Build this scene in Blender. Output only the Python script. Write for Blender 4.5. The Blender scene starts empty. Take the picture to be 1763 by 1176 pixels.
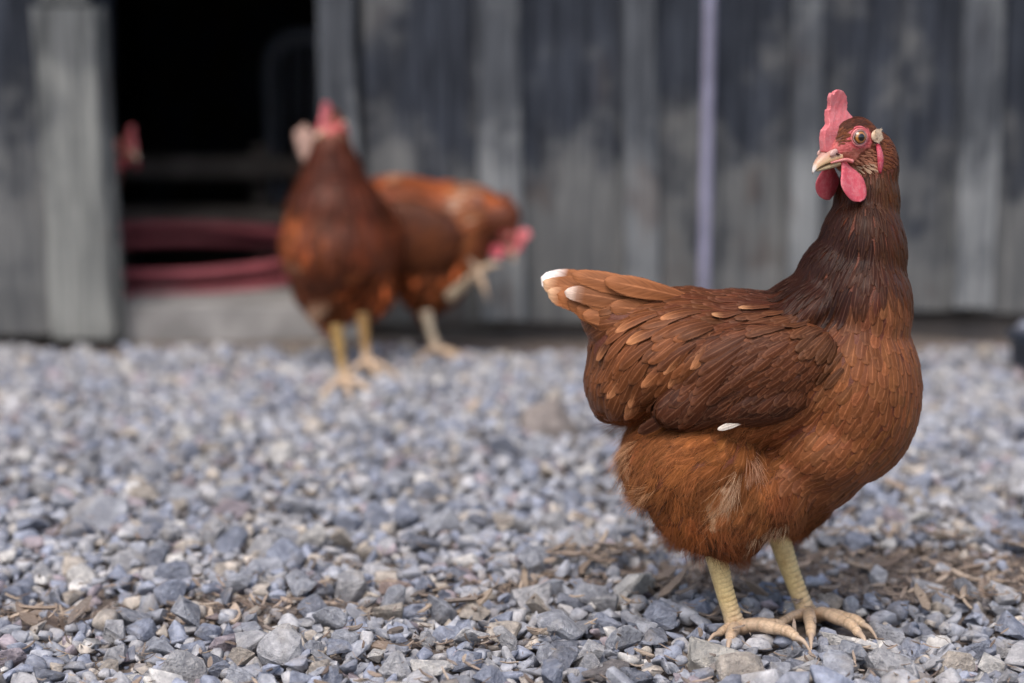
import bpy, bmesh, math, random
import numpy as np
from mathutils import Vector, Matrix
from mathutils.bvhtree import BVHTree

rng = np.random.default_rng(7)
random.seed(7)
R = math.radians
scene = bpy.context.scene
COL = scene.collection

# ------------------------------------------------------------------ camera
FPX = 3000.0; CW, CH = 1763.0, 1176.0; CAMH = 0.42
PITCH = math.atan(423.0 / FPX)
cam_d = bpy.data.cameras.new('camera'); cam = bpy.data.objects.new('camera', cam_d)
COL.objects.link(cam); scene.camera = cam
cam.location = (0, 0, CAMH); cam.rotation_euler = (math.pi / 2 - PITCH, 0, 0)
cam_d.sensor_width = 36; cam_d.lens = FPX / CW * 36
cam_d.clip_start = 0.05; cam_d.clip_end = 500
cam_d.dof.use_dof = True; cam_d.dof.focus_distance = 1.285; cam_d.dof.aperture_fstop = 3.0

# ------------------------------------------------------------------ world, sun, exposure
SUN_EL, SUN_AZ = R(58), R(200)       # azimuth clockwise from +Y; light comes from behind the camera, a little left
w = bpy.data.worlds.new('World'); scene.world = w; w.use_nodes = True
wn = w.node_tree.nodes; wl = w.node_tree.links
for n in list(wn): wn.remove(n)
wo = wn.new('ShaderNodeOutputWorld'); wb = wn.new('ShaderNodeBackground'); ws = wn.new('ShaderNodeTexSky')
ws.sky_type = 'NISHITA'; ws.sun_disc = False; ws.sun_elevation = SUN_EL; ws.sun_rotation = SUN_AZ
ws.dust_density = 4.0; ws.air_density = 1.0; ws.ozone_density = 1.5
wb.inputs[1].default_value = 0.13
wl.new(ws.outputs[0], wb.inputs[0]); wl.new(wb.outputs[0], wo.inputs[0])
sl = bpy.data.lights.new('sun', 'SUN'); so = bpy.data.objects.new('sun', sl); COL.objects.link(so)
sl.energy = 0.9; sl.angle = R(40); sl.color = (1.0, 0.96, 0.92)
sd = Vector((math.sin(SUN_AZ) * math.cos(SUN_EL), math.cos(SUN_AZ) * math.cos(SUN_EL), math.sin(SUN_EL)))
so.rotation_euler = sd.to_track_quat('Z', 'Y').to_euler(); so.location = sd * 20
scene.view_settings.view_transform = 'Standard'; scene.view_settings.look = 'None'
scene.view_settings.gamma = 1.0; scene.view_settings.exposure = 0.68
scene.view_settings.use_curve_mapping = False
scene.render.engine = 'CYCLES'
scene.cycles.use_denoising = True
scene.cycles.max_bounces = 6; scene.cycles.diffuse_bounces = 3; scene.cycles.glossy_bounces = 2
scene.cycles.transmission_bounces = 2; scene.cycles.caustics_reflective = False; scene.cycles.caustics_refractive = False
scene.cycles.use_adaptive_sampling = False
scene.cycles.transparent_max_bounces = 12

# ------------------------------------------------------------------ small helpers
FWD = np.array([0, math.cos(PITCH), -math.sin(PITCH)]); UPV = np.array([0, math.sin(PITCH), math.cos(PITCH)])
def P(px, py, Y):
    """point of the vertical plane y=Y that the photograph shows at px,py"""
    d = FWD + (px - CW / 2) / FPX * np.array([1., 0, 0]) - (py - CH / 2) / FPX * UPV
    return np.array([0, 0, CAMH]) + d * (Y / d[1])
def G(px, py, z=0.0):
    d = FWD + (px - CW / 2) / FPX * np.array([1., 0, 0]) - (py - CH / 2) / FPX * UPV
    return np.array([0, 0, CAMH]) + d * ((z - CAMH) / d[2])
def project(p):
    q = np.asarray(p) - np.array([0, 0, CAMH]); dz = q @ FWD
    return np.stack([CW / 2 + FPX * q[..., 0] / dz, CH / 2 - FPX * (q @ UPV) / dz], -1)
def lin(r, g, b):
    c = np.array([r, g, b], float) / 255
    return np.where(c <= .04045, c / 12.92, ((c + .055) / 1.055) ** 2.4)
def unit(v):
    v = np.asarray(v, float); return v / (np.linalg.norm(v, axis=-1, keepdims=True) + 1e-12)
def tag(o, label=None, cat=None, group=None, kind=None):
    if label: o['label'] = label
    if cat: o['category'] = cat
    if group: o['group'] = group
    if kind: o['kind'] = kind
    return o
def empty(name, loc):
    o = bpy.data.objects.new(name, None); COL.objects.link(o); o.location = tuple(loc); o.empty_display_size = .05
    return o
def root_loc(o):
    l = np.zeros(3)
    while o is not None:
        l = l + np.array(o.location); o = o.parent
    return l
def mesh_obj(name, verts, faces, mat, parent=None, col=None, uv=None, smooth=True, kind=None):
    """faces: list of tuples or an (n,k) int array; verts in world coordinates"""
    v = np.asarray(verts, float)
    if parent is not None: v = v - root_loc(parent)
    me = bpy.data.meshes.new(name)
    if isinstance(faces, np.ndarray):
        nf, k = faces.shape
        me.vertices.add(len(v)); me.vertices.foreach_set('co', v.astype(np.float32).ravel())
        me.loops.add(nf * k); me.loops.foreach_set('vertex_index', faces.astype(np.int32).ravel())
        me.polygons.add(nf); me.polygons.foreach_set('loop_start', np.arange(0, nf * k, k, dtype=np.int32))
        me.update(calc_edges=True)
    else:
        me.from_pydata([tuple(x) for x in v], [], faces); me.update()
    if col is not None:
        a = me.color_attributes.new('col', 'FLOAT_COLOR', 'POINT')
        c4 = np.ones((len(v), 4), np.float32); c4[:, :3] = col
        a.data.foreach_set('color', c4.ravel())
    if uv is not None:
        l = me.uv_layers.new(name='UVMap'); idx = np.empty(len(me.loops), np.int32)
        me.loops.foreach_get('vertex_index', idx)
        l.data.foreach_set('uv', np.asarray(uv, np.float32)[idx].ravel())
    if smooth: me.polygons.foreach_set('use_smooth', np.ones(len(me.polygons), bool))
    me.materials.append(mat)
    o = bpy.data.objects.new(name, me); COL.objects.link(o)
    if parent is not None: o.parent = parent
    if kind: o['kind'] = kind
    return o
def usphere(nu=24, nv=14):
    vs = [(0, 0, 1)]
    for i in range(1, nv):
        t = math.pi * i / nv
        for j in range(nu):
            a = 2 * math.pi * j / nu; vs.append((math.sin(t) * math.cos(a), math.sin(t) * math.sin(a), math.cos(t)))
    vs.append((0, 0, -1)); f = []
    for j in range(nu):
        f.append((0, 1 + j, 1 + (j + 1) % nu))
        for i in range(nv - 2):
            a = 1 + i * nu + j; b = 1 + i * nu + (j + 1) % nu
            f.append((a, a + nu, b + nu, b))
        b0 = 1 + (nv - 2) * nu
        f.append((b0 + j, len(vs) - 1, b0 + (j + 1) % nu))
    return np.array(vs), f
US_V, US_F = usphere()
def join(parts):
    vs, fs, off = [], [], 0
    for v, f in parts:
        vs.append(np.asarray(v)); fs += [tuple(int(i) + off for i in q) for q in f]; off += len(v)
    return np.concatenate(vs), fs
def remesh(v, f, voxel, smooth=8, factor=.5):
    me = bpy.data.meshes.new('tmp'); me.from_pydata([tuple(x) for x in v], [], f)
    o = bpy.data.objects.new('tmp', me); COL.objects.link(o)
    m = o.modifiers.new('r', 'REMESH'); m.mode = 'VOXEL'; m.voxel_size = voxel; m.adaptivity = 0
    if smooth:
        m = o.modifiers.new('s', 'SMOOTH'); m.factor = factor; m.iterations = smooth
    dg = bpy.context.evaluated_depsgraph_get(); e = o.evaluated_get(dg).to_mesh()
    n = len(e.vertices); vv = np.empty(n * 3, np.float32); e.vertices.foreach_get('co', vv)
    ff = [tuple(p.vertices) for p in e.polygons]
    o.evaluated_get(dg).to_mesh_clear()
    bpy.data.objects.remove(o); bpy.data.meshes.remove(me)
    return vv.reshape(-1, 3).astype(float), ff
def vnormals(v, f):
    me = bpy.data.meshes.new('tmp'); me.from_pydata([tuple(x) for x in v], [], f); me.update()
    n = np.empty(len(v) * 3, np.float32); me.vertices.foreach_get('normal', n)
    bpy.data.meshes.remove(me); return n.reshape(-1, 3).astype(float)
def tube(pts, rad, ns=16, cap=True, mod=None):
    """tube along pts; rad scalar per ring; mod(i,ang)->factor"""
    pts = np.asarray(pts, float); n = len(pts); rad = np.broadcast_to(np.asarray(rad, float), (n,))
    t = unit(np.gradient(pts, axis=0)); a = np.array([0, 0, 1.]) if abs(t[0][2]) < .9 else np.array([1., 0, 0])
    u = unit(np.cross(t[0], a)); vs = []
    for i in range(n):
        u = unit(u - t[i] * (u @ t[i])); b = np.cross(t[i], u)
        for j in range(ns):
            g = 2 * math.pi * j / ns; d = u * math.cos(g) + b * math.sin(g)
            vs.append(pts[i] + d * rad[i] * (mod(i, d) if mod else 1))
    f = [(i * ns + j, i * ns + (j + 1) % ns, (i + 1) * ns + (j + 1) % ns, (i + 1) * ns + j) for i in range(n - 1) for j in range(ns)]
    if cap:
        f.append(tuple(range(ns))[::-1]); f.append(tuple((n - 1) * ns + j for j in range(ns)))
    return np.array(vs), f
def spline(ctrl, n):
    """Catmull-Rom through ctrl"""
    c = np.asarray(ctrl, float); c = np.vstack([2 * c[0] - c[1], c, 2 * c[-1] - c[-2]]); m = len(c) - 3; out = []
    for k in range(n):
        s = k / (n - 1) * m; i = min(int(s), m - 1); t = s - i; p0, p1, p2, p3 = c[i:i + 4]
        out.append(.5 * (2 * p1 + (p2 - p0) * t + (2 * p0 - 5 * p1 + 4 * p2 - p3) * t * t + (3 * p1 - p0 - 3 * p2 + p3) * t ** 3))
    return np.array(out)
def box(x0, x1, y0, y1, z0, z1):
    v = [(x, y, z) for x in (x0, x1) for y in (y0, y1) for z in (z0, z1)]
    f = [(0, 1, 3, 2), (4, 6, 7, 5), (0, 4, 5, 1), (2, 3, 7, 6), (0, 2, 6, 4), (1, 5, 7, 3)]
    return np.array(v, float), f

# ------------------------------------------------------------------ materials
class NT:
    def __init__(s, name):
        s.m = bpy.data.materials.new(name); s.m.use_nodes = True; s.t = s.m.node_tree
        s.b = s.t.nodes['Principled BSDF']
    def n(s, typ, **k):
        x = s.t.nodes.new(typ)
        for a, v in k.items(): setattr(x, a, v)
        return x
    def l(s, a, b): s.t.links.new(a, b)
    def set(s, name, val):
        i = s.b.inputs[name]
        if hasattr(val, 'is_linked'): s.l(val, i)
        else: i.default_value = val if not (isinstance(val, (tuple, list, np.ndarray)) and len(val) == 3) else (*[float(q) for q in val], 1)
    def val(s, x, sock):
        if hasattr(x, 'is_linked'): s.l(x, sock)
        elif isinstance(x, (tuple, list, np.ndarray)):
            sock.default_value = tuple(float(q) for q in x) + ((1,) if len(sock.default_value) == 4 and len(x) == 3 else ())
        else: sock.default_value = x
    def math(s, op, a, b=0.0, c=0.0, clamp=False):
        x = s.n('ShaderNodeMath', operation=op); x.use_clamp = clamp
        s.val(a, x.inputs[0]); s.val(b, x.inputs[1]); s.val(c, x.inputs[2]); return x.outputs[0]
    def mix(s, fac, a, b, blend='MIX'):
        x = s.n('ShaderNodeMix', data_type='RGBA', blend_type=blend)
        s.val(fac, x.inputs[0]); s.val(a, x.inputs[6]); s.val(b, x.inputs[7]); return x.outputs[2]
    def noise(s, vec, scale, detail=3, rough=.55, out=0):
        x = s.n('ShaderNodeTexNoise'); x.inputs['Scale'].default_value = scale
        x.inputs['Detail'].default_value = detail; x.inputs['Roughness'].default_value = rough
        if vec is not None: s.l(vec, x.inputs['Vector'])
        return x.outputs[out]
    def ramp(s, fac, stops):
        x = s.n('ShaderNodeValToRGB'); e = x.color_ramp.elements
        while len(e) < len(stops): e.new(.5)
        for q, (p, c) in zip(e, stops):
            q.position = p; q.color = (*[float(k) for k in (c if hasattr(c, '__len__') else (c, c, c))], 1)
        s.l(fac, x.inputs[0]); return x.outputs[0]
    def rng(s, v, a, b, c=0., d=1.):
        x = s.n('ShaderNodeMapRange'); x.interpolation_type = 'SMOOTHSTEP'
        s.val(v, x.inputs[0])
        for i, q in enumerate((a, b, c, d)): x.inputs[i + 1].default_value = q
        return x.outputs[0]
    def map(s, vec, scale=(1, 1, 1), loc=(0, 0, 0)):
        x = s.n('ShaderNodeMapping'); s.l(vec, x.inputs[0]); x.inputs['Scale'].default_value = scale
        s.val(loc, x.inputs['Location']); return x.outputs[0]
    def bump(s, h, strength, dist):
        x = s.n('ShaderNodeBump'); x.inputs['Strength'].default_value = strength; x.inputs['Distance'].default_value = dist
        s.l(h, x.inputs['Height']); s.l(x.outputs[0], s.b.inputs['Normal'])
    def attr(s, name='col'):
        return s.n('ShaderNodeAttribute', attribute_name=name).outputs['Color']
    def obj(s): return s.n('ShaderNodeTexCoord').outputs['Object']
    def geo(s): return s.n('ShaderNodeNewGeometry').outputs['Position']

def mat_feather(name, rough, spec, edge, barb=1.0, soft=.84, down=0.0):
    t = NT(name); c = t.attr(); uv = t.n('ShaderNodeUVMap').outputs[0]
    sp = t.n('ShaderNodeSeparateXYZ'); t.l(uv, sp.inputs[0]); u, v = sp.outputs[0], sp.outputs[1]
    fu = t.math('FRACT', u); uu = t.math('ABSOLUTE', t.math('MULTIPLY_ADD', fu, 2.0, -1.0))
    fid = t.math('FLOOR', u)
    k = t.math('SUBTRACT', v, t.math('MULTIPLY', uu, .30))
    def barbs(freq, across, off):
        cb = t.n('ShaderNodeCombineXYZ'); t.l(t.math('MULTIPLY', k, freq), cb.inputs[0]); t.l(t.math('MULTIPLY_ADD', fid, 7.31, off), cb.inputs[1])
        t.l(t.math('MULTIPLY', uu, across), cb.inputs[2]); return t.noise(cb.outputs[0], 1.0, 2, .6)
    bn = barbs(24., 1.4, 0.); bf = barbs(60., 1.2, 3.7)
    tipe = t.rng(v, .80, .96); ed = t.math('MAXIMUM', t.rng(uu, .52, .9), tipe)
    shaft = t.math('SUBTRACT', 1.0, t.rng(uu, .03, .13)); shaft = t.math('MULTIPLY', shaft, t.rng(v, .95, .7))
    light = t.mix(1.0, c, (1.85, 1.8, 1.8), 'MULTIPLY'); light = t.mix(.12, light, (.5, .32, .2))
    base = t.mix(t.math('MULTIPLY', ed, edge), c, light)
    base = t.mix(t.math('MULTIPLY', shaft, .75), base, light)
    base = t.mix(t.math('MULTIPLY', t.rng(bn, .35, .75), .45 * barb), base, t.mix(1., base, (.50, .45, .42), 'MULTIPLY'))
    base = t.mix(t.math('MULTIPLY', t.rng(v, .55, .15), .45), base, t.mix(1., base, (.55, .5, .5), 'MULTIPLY'))  # root colour darkened to stand for the shade under overlapping feathers
    t.set('Base Color', base); t.set('Roughness', rough); t.set('Specular IOR Level', spec)
    # the vane thins out into separate barbs towards its rim
    rim = t.math('MAXIMUM', t.rng(uu, soft - down, 1.0), t.rng(v, .965 - down, 1.05))
    a = t.math('SUBTRACT', 1.0, t.math('MULTIPLY', rim, t.math('MULTIPLY_ADD', t.rng(bf, .38, .62), .62, .38)))
    t.set('Alpha', a)
    t.bump(t.math('MULTIPLY_ADD', bf, .4, bn), .35 * barb, .0006)
    return t.m
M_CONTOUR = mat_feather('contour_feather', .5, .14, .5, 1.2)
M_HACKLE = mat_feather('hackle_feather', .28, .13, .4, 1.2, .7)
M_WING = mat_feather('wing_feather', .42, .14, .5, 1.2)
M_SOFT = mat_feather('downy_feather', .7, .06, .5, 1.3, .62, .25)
def mat_simple(name, rough=.6, spec=.4, bump=None, sss=0., sssr=(.004, .0015, .001), coat=0., sheen=0.):
    t = NT(name); c = t.attr(); t.set('Base Color', c); t.set('Roughness', rough); t.set('Specular IOR Level', spec)
    if sss: t.set('Subsurface Weight', sss); t.b.inputs['Subsurface Radius'].default_value = sssr; t.b.inputs['Subsurface Scale'].default_value = 1
    if coat: t.set('Coat Weight', coat); t.set('Coat Roughness', .05)
    if sheen: t.set('Sheen Weight', sheen)
    if bump:
        s, st, d = bump; t.bump(t.noise(t.obj(), s, 3, .6), st, d)
    return t.m
M_FLUFF = mat_simple('down_fluff', .75, .06)
def mat_skin():
    t = NT('hen_skin'); c = t.attr(); o = t.obj(); n = t.noise(o, 420, 4, .65); w_ = t.noise(t.map(o, (260, 260, 900)), 1., 3)
    b = t.mix(t.rng(n, .35, .68), t.mix(1., c, (.78, .60, .58), 'MULTIPLY'), c); b = t.mix(t.math('MULTIPLY', t.rng(w_, .5, .7), .45), b, t.mix(1., b, (1.25, 1.35, 1.3), 'MULTIPLY'))
    t.set('Base Color', b); t.set('Roughness', .5); t.set('Specular IOR Level', .35); t.bump(t.math('ADD', n, w_), .6, .0012); return t.m
M_SKIN = mat_skin()
def mat_comb():
    t = NT('comb_skin'); c = t.attr(); o = t.obj()
    vo = t.n('ShaderNodeTexVoronoi'); vo.inputs['Scale'].default_value = 1500; t.l(o, vo.inputs['Vector'])
    n = t.noise(o, 230, 4, .65); f = t.rng(n, .38, .68)
    base = t.mix(t.math('MULTIPLY', f, .6), c, t.mix(.5, c, (.88, .45, .44)))
    t.set('Base Color', base); t.set('Roughness', .42); t.set('Specular IOR Level', .5)
    t.set('Subsurface Weight', .12); t.b.inputs['Subsurface Radius'].default_value = (.003, .001, .0008); t.b.inputs['Subsurface Scale'].default_value = 1
    h = t.math('MULTIPLY_ADD', vo.outputs[0], -.5, n); t.bump(h, .5, .0010)
    return t.m
M_COMB = mat_comb()
M_BEAK = mat_simple('beak_horn', .32, .5, (300, .25, .0006), sss=.08)
M_EYE = mat_simple('eye_glossy', .08, .6, coat=1.0)
def mat_leg():
    t = NT('leg_scales'); c = t.attr(); o = t.obj()
    vo = t.n('ShaderNodeTexVoronoi', feature='DISTANCE_TO_EDGE'); vo.inputs['Scale'].default_value = 330; t.l(o, vo.inputs['Vector'])
    e = t.rng(vo.outputs[0], 0.0, .12); n = t.noise(o, 160, 3)
    base = t.mix(t.math('MULTIPLY', t.math('SUBTRACT', 1., e), .35), c, t.mix(1., c, (.62, .5, .45), 'MULTIPLY'))
    base = t.mix(t.rng(n, .45, .75), base, t.mix(1., base, (.8, .74, .7), 'MULTIPLY'))
    t.set('Base Color', base); t.set('Roughness', .45); t.set('Specular IOR Level', .45)
    t.bump(e, .35, .0006); return t.m
M_LEG = mat_leg()
M_CLAW = mat_simple('claw_horn', .4, .5, (300, .3, .0005))

def mat_stone(name, use_attr):
    t = NT(name); o = t.obj() if not use_attr else t.geo()
    if use_attr: c = t.attr()
    else:
        oi = t.n('ShaderNodeObjectInfo'); c = oi.outputs['Color']
        o = t.map(o, (1, 1, 1), oi.outputs['Location'])
    sc = 90 if use_attr else 3.2
    n1 = t.noise(o, sc, 5, .65); n2 = t.noise(o, sc * 4.5, 4, .7); n3 = t.noise(o, sc * .45, 2)
    b = t.mix(t.rng(n1, .38, .66), t.mix(1., c, (.72, .72, .73), 'MULTIPLY'), t.mix(1., c, (1.25, 1.24, 1.22), 'MULTIPLY'))
    b = t.mix(t.math('MULTIPLY', t.rng(n2, .56, .72), .5), b, (.55, .53, .50))
    b = t.mix(t.math('MULTIPLY', t.rng(n2, .42, .3), .5), b, (.06, .06, .065))
    b = t.mix(t.math('MULTIPLY', t.rng(n3, .52, .7), .4), b, (.36, .31, .25))
    t.set('Base Color', b); t.set('Roughness', .88); t.set('Specular IOR Level', .12)
    h = t.math('MULTIPLY_ADD', n2, .5, n1); t.bump(h, .55, .003 if use_attr else .09)
    return t.m
M_STONE = mat_stone('crushed_stone', False); M_GRAVEL = mat_stone('crushed_gravel', True)
def mat_dirt():
    t = NT('packed_dirt'); g = t.geo(); n1 = t.noise(g, 9, 5, .6); n2 = t.noise(g, 160, 5, .7); n3 = t.noise(g, 45, 3)
    b = t.mix(t.rng(n1, .35, .65), lin(122, 111, 103), lin(150, 138, 128))
    b = t.mix(t.rng(n2, .4, .7), t.mix(1., b, (.5, .48, .47), 'MULTIPLY'), b); b = t.mix(t.math('MULTIPLY', t.rng(n3, .55, .7), .5), b, lin(150, 148, 150))
    t.set('Base Color', b); t.set('Roughness', .95); t.set('Specular IOR Level', .15)
    t.bump(t.math('MULTIPLY_ADD', n2, .6, n3), .9, .006); return t.m
M_DIRT = mat_dirt()
def mat_chip(name):
    t = NT(name); o = t.obj(); c = t.attr() ; n = t.noise(t.map(o, (60, 900, 900)), 1.0, 3)
    t.set('Base Color', t.mix(t.rng(n, .35, .7), t.mix(1., c, (.7, .67, .64), 'MULTIPLY'), c)); t.set('Roughness', .85); t.set('Specular IOR Level', .2)
    t.bump(n, .4, .001); return t.m
M_CHIP = mat_chip('wood_chip')
def mat_wood(name, dark, light, stain=1.0, brown=.35, zfade=True):
    t = NT(name); oi = t.n('ShaderNodeObjectInfo'); g = t.geo()
    cb = t.n('ShaderNodeCombineXYZ'); t.l(t.math('MULTIPLY', oi.outputs['Random'], 37.), cb.inputs[0]); t.l(t.math('MULTIPLY', oi.outputs['Random'], 91.), cb.inputs[2])
    p = t.map(g, (1, 1, 1), cb.outputs[0])
    grain = t.noise(t.map(p, (80, 80, 5)), 1., 5, .65); fine = t.noise(t.map(p, (260, 260, 5)), 1., 3, .6)
    blot = t.noise(t.map(p, (9, 9, 6.5)), 1., 5, .65); big = t.noise(t.map(p, (3.4, 3.4, 2.3)), 1., 2, .5)
    kn = t.noise(t.map(p, (9, 9, 5.5), (3, 1, 7)), 1., 2)
    b = t.mix(t.rng(grain, .3, .7), dark, light)
    b = t.mix(t.math('MULTIPLY', t.rng(kn, .60, .72), brown * 1.2), b, lin(70, 48, 36))
    z = t.n('ShaderNodeSeparateXYZ'); t.l(g, z.inputs[0])
    hz = t.rng(z.outputs[2], .02, .52) if zfade else .6
    st = t.math('MULTIPLY_ADD', hz, .34, blot); st = t.math('MULTIPLY_ADD', big, .45, st)
    st = t.math('MULTIPLY', t.rng(st, .82, 1.06), .9 * stain)
    b = t.mix(st, b, t.mix(t.rng(grain, .35, .7), lin(29, 33, 41), lin(62, 68, 79)))
    t.set('Base Color', b); t.set('Roughness', .9); t.set('Specular IOR Level', .06)
    t.bump(t.math('MULTIPLY_ADD', fine, .5, grain), .6, .004); return t.m
M_BOARD = mat_wood('weathered_board', lin(82, 84, 86), lin(122, 122, 120))
M_BATTEN = mat_wood('weathered_batten', lin(100, 103, 106), lin(150, 152, 151), .8)
M_TRIM = mat_wood('pale_trim', lin(104, 106, 104), lin(150, 151, 146), .55)
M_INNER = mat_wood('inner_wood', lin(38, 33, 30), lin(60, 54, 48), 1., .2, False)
def mat_flat(name, c, rough=.6, var=.2, scale=20, spec=.4):
    t = NT(name); n = t.noise(t.obj(), scale, 4)
    t.set('Base Color', t.mix(t.rng(n, .35, .7), tuple(np.array(c) * (1 - var)), tuple(np.minimum(np.array(c) * (1 + var), 1.)))); t.set('Roughness', rough)
    t.set('Specular IOR Level', spec); t.bump(n, .15, .002); return t.m
M_CONCRETE = mat_flat('old_concrete', lin(150, 148, 146), .9, .25, 14, .2)
M_BEAM = mat_flat('dull_beam', lin(104, 98, 94), .9, .3, 9, .2)
M_HOSE = mat_flat('red_rubber_hose', lin(166, 88, 96), .6, .12, 30)
M_PIPE = mat_flat('pale_pipe', lin(146, 144, 164), .4, .18, 14)
M_RUST = mat_flat('rusty_iron', lin(120, 78, 60), .8, .3, 40)
M_RUBBER = mat_flat('dark_rubber', lin(46, 52, 62), .5, .2, 20)
M_PLASTIC = mat_flat('pale_plastic', lin(150, 154, 166), .4, .06, 10)
M_ROOF = mat_flat('roof_iron', lin(110, 112, 116), .5, .2, 6)

# ------------------------------------------------------------------ ground
def gz(x, y):
    return .004 * np.sin(x * 7.1 + 1.3) * np.cos(y * 5.3) + .003 * np.sin(x * 19 + y * 13) + .002 * np.sin(y * 31 - x * 11)
def make_ground():
    xs = np.concatenate([[-200, -40, -8, -3], np.linspace(-1.5, 1.6, 150), [3, 8, 40, 200]])
    ys = np.concatenate([[-200, -40, -5, 0], np.linspace(.8, 3.1, 120), [6, 20, 60, 200]])
    X, Y = np.meshgrid(xs, ys, indexing='ij'); inside = ((np.abs(X) < 1.7) & (Y > .7) & (Y < 3.2))
    Z = np.where(inside, gz(X, Y), 0.)
    v = np.stack([X, Y, Z], -1).reshape(-1, 3); n = len(ys)
    i, j = np.meshgrid(np.arange(len(xs) - 1), np.arange(n - 1), indexing='ij'); a = (i * n + j).ravel()
    f = np.stack([a, a + n, a + n + 1, a + 1], -1)
    o = mesh_obj('ground', v, f, M_DIRT); o['kind'] = 'structure'; return o
ground = make_ground()

def stone_proto(k, near):
    r = np.random.default_rng(100 + k); bm = bmesh.new()
    sc = np.array([1, r.uniform(.62, .95), r.uniform(.42, .72)]) * .5
    n = int(r.integers(9, 15)); p = unit(r.normal(size=(n, 3)))
    p = np.sign(p) * np.abs(p) ** r.uniform(.6, 1.0); p *= sc * r.uniform(.85, 1.05, (n, 1))
    for q in p: bm.verts.new(q)
    res = bmesh.ops.convex_hull(bm, input=bm.verts)
    bmesh.ops.delete(bm, geom=[g for g in res['geom_interior'] if isinstance(g, bmesh.types.BMVert)], context='VERTS')
    if near:
        bmesh.ops.bevel(bm, geom=list(bm.edges), offset=.055, segments=1, affect='EDGES', profile=.6, clamp_overlap=True)
    bmesh.ops.triangulate(bm, faces=bm.faces)
    bm.verts.ensure_lookup_table()
    v = np.array([tuple(x.co) for x in bm.verts]); f = np.array([[q.index for q in g.verts] for g in bm.faces]); bm.free()
    if near: v = v + r.normal(size=v.shape) * .008
    d = v.max(0) - v.min(0); v = v / d.max(); return v, f
NP_ = 28
PN = [stone_proto(k, True) for k in range(NP_)]; PF = [stone_proto(k, False) for k in range(NP_)]
STONE_COLS = [(lin(152, 154, 160), .30), (lin(142, 147, 160), .20), (lin(168, 167, 168), .20), (lin(128, 131, 140), .09), (lin(152, 142, 146), .06),
              (lin(172, 163, 152), .08), (lin(188, 185, 180), .05), (lin(122, 117, 115), .02)]
SC = np.array([c for c, _ in STONE_COLS]); SPB = np.array([q for _, q in STONE_COLS]); SPB = SPB / SPB.sum()
def randrot(n, flat=.5):
    yaw = rng.uniform(0, 2 * np.pi, n); a = rng.normal(0, flat, n); b = rng.normal(0, flat, n)
    out = np.empty((n, 3, 3))
    for i in range(n):
        out[i] = np.array(Matrix.Rotation(yaw[i], 3, 'Z') @ Matrix.Rotation(a[i], 3, 'X') @ Matrix.Rotation(b[i], 3, 'Y'))
    return out
# bare patches of dirt between the stones: (x, y, rx, ry, share kept)
BARE = [(.36, 1.475, .27, .085, .22), (-.27, 1.375, .20, .035, .35), (.05, 1.44, .10, .03, .5), (.16, 1.345, .06, .02, .5), (-.05, 1.27, .07, .016, .5)]
def keep_share(x, y):
    k = np.ones_like(x)
    for bx, by, rx, ry, s in BARE:
        d = ((x - bx) / rx) ** 2 + ((y - by) / ry) ** 2; k = np.where(d < 1, np.minimum(k, s), k)
    return k
FEET = []      # (x,y,r) kept free of big stones, filled before scattering
def scatter(dmin, dmax, n_try, spread, taken, bare=True):
    y = 1.0 + (2.81 - 1.0) * rng.random(n_try) ** .9
    half = .33 * y + .32; x = rng.uniform(-1, 1, n_try) * half
    d = dmin + (dmax - dmin) * rng.random(len(x)) ** 1.8; out = []; cell = dmax
    for i in range(len(x)):
        skip = False
        for fx, fy, fr in FEET:
            if (x[i] - fx) ** 2 + (y[i] - fy) ** 2 < (fr + d[i] * .35) ** 2: skip = True; break
        if skip: continue
        cx, cy = int(math.floor(x[i] / cell)), int(math.floor(y[i] / cell)); rr = d[i] * spread
        for a in (-1, 0, 1):
            for b in (-1, 0, 1):
                for (qx, qy, qr) in taken.get((cx + a, cy + b), ()):
                    if (qx - x[i]) ** 2 + (qy - y[i]) ** 2 < (qr + rr) ** 2: skip = True; break
                if skip: break
            if skip: break
        if skip: continue
        taken.setdefault((cx, cy), []).append((x[i], y[i], rr)); out.append((x[i], y[i], d[i]))
    out = np.array(out)
    if bare: out = out[rng.random(len(out)) < keep_share(out[:, 0] + .02 * np.sin(out[:, 1] * 90), out[:, 1] + .012 * np.sin(out[:, 0] * 60))]
    return out
GN = G; NEAR_Y = 1.75
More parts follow.
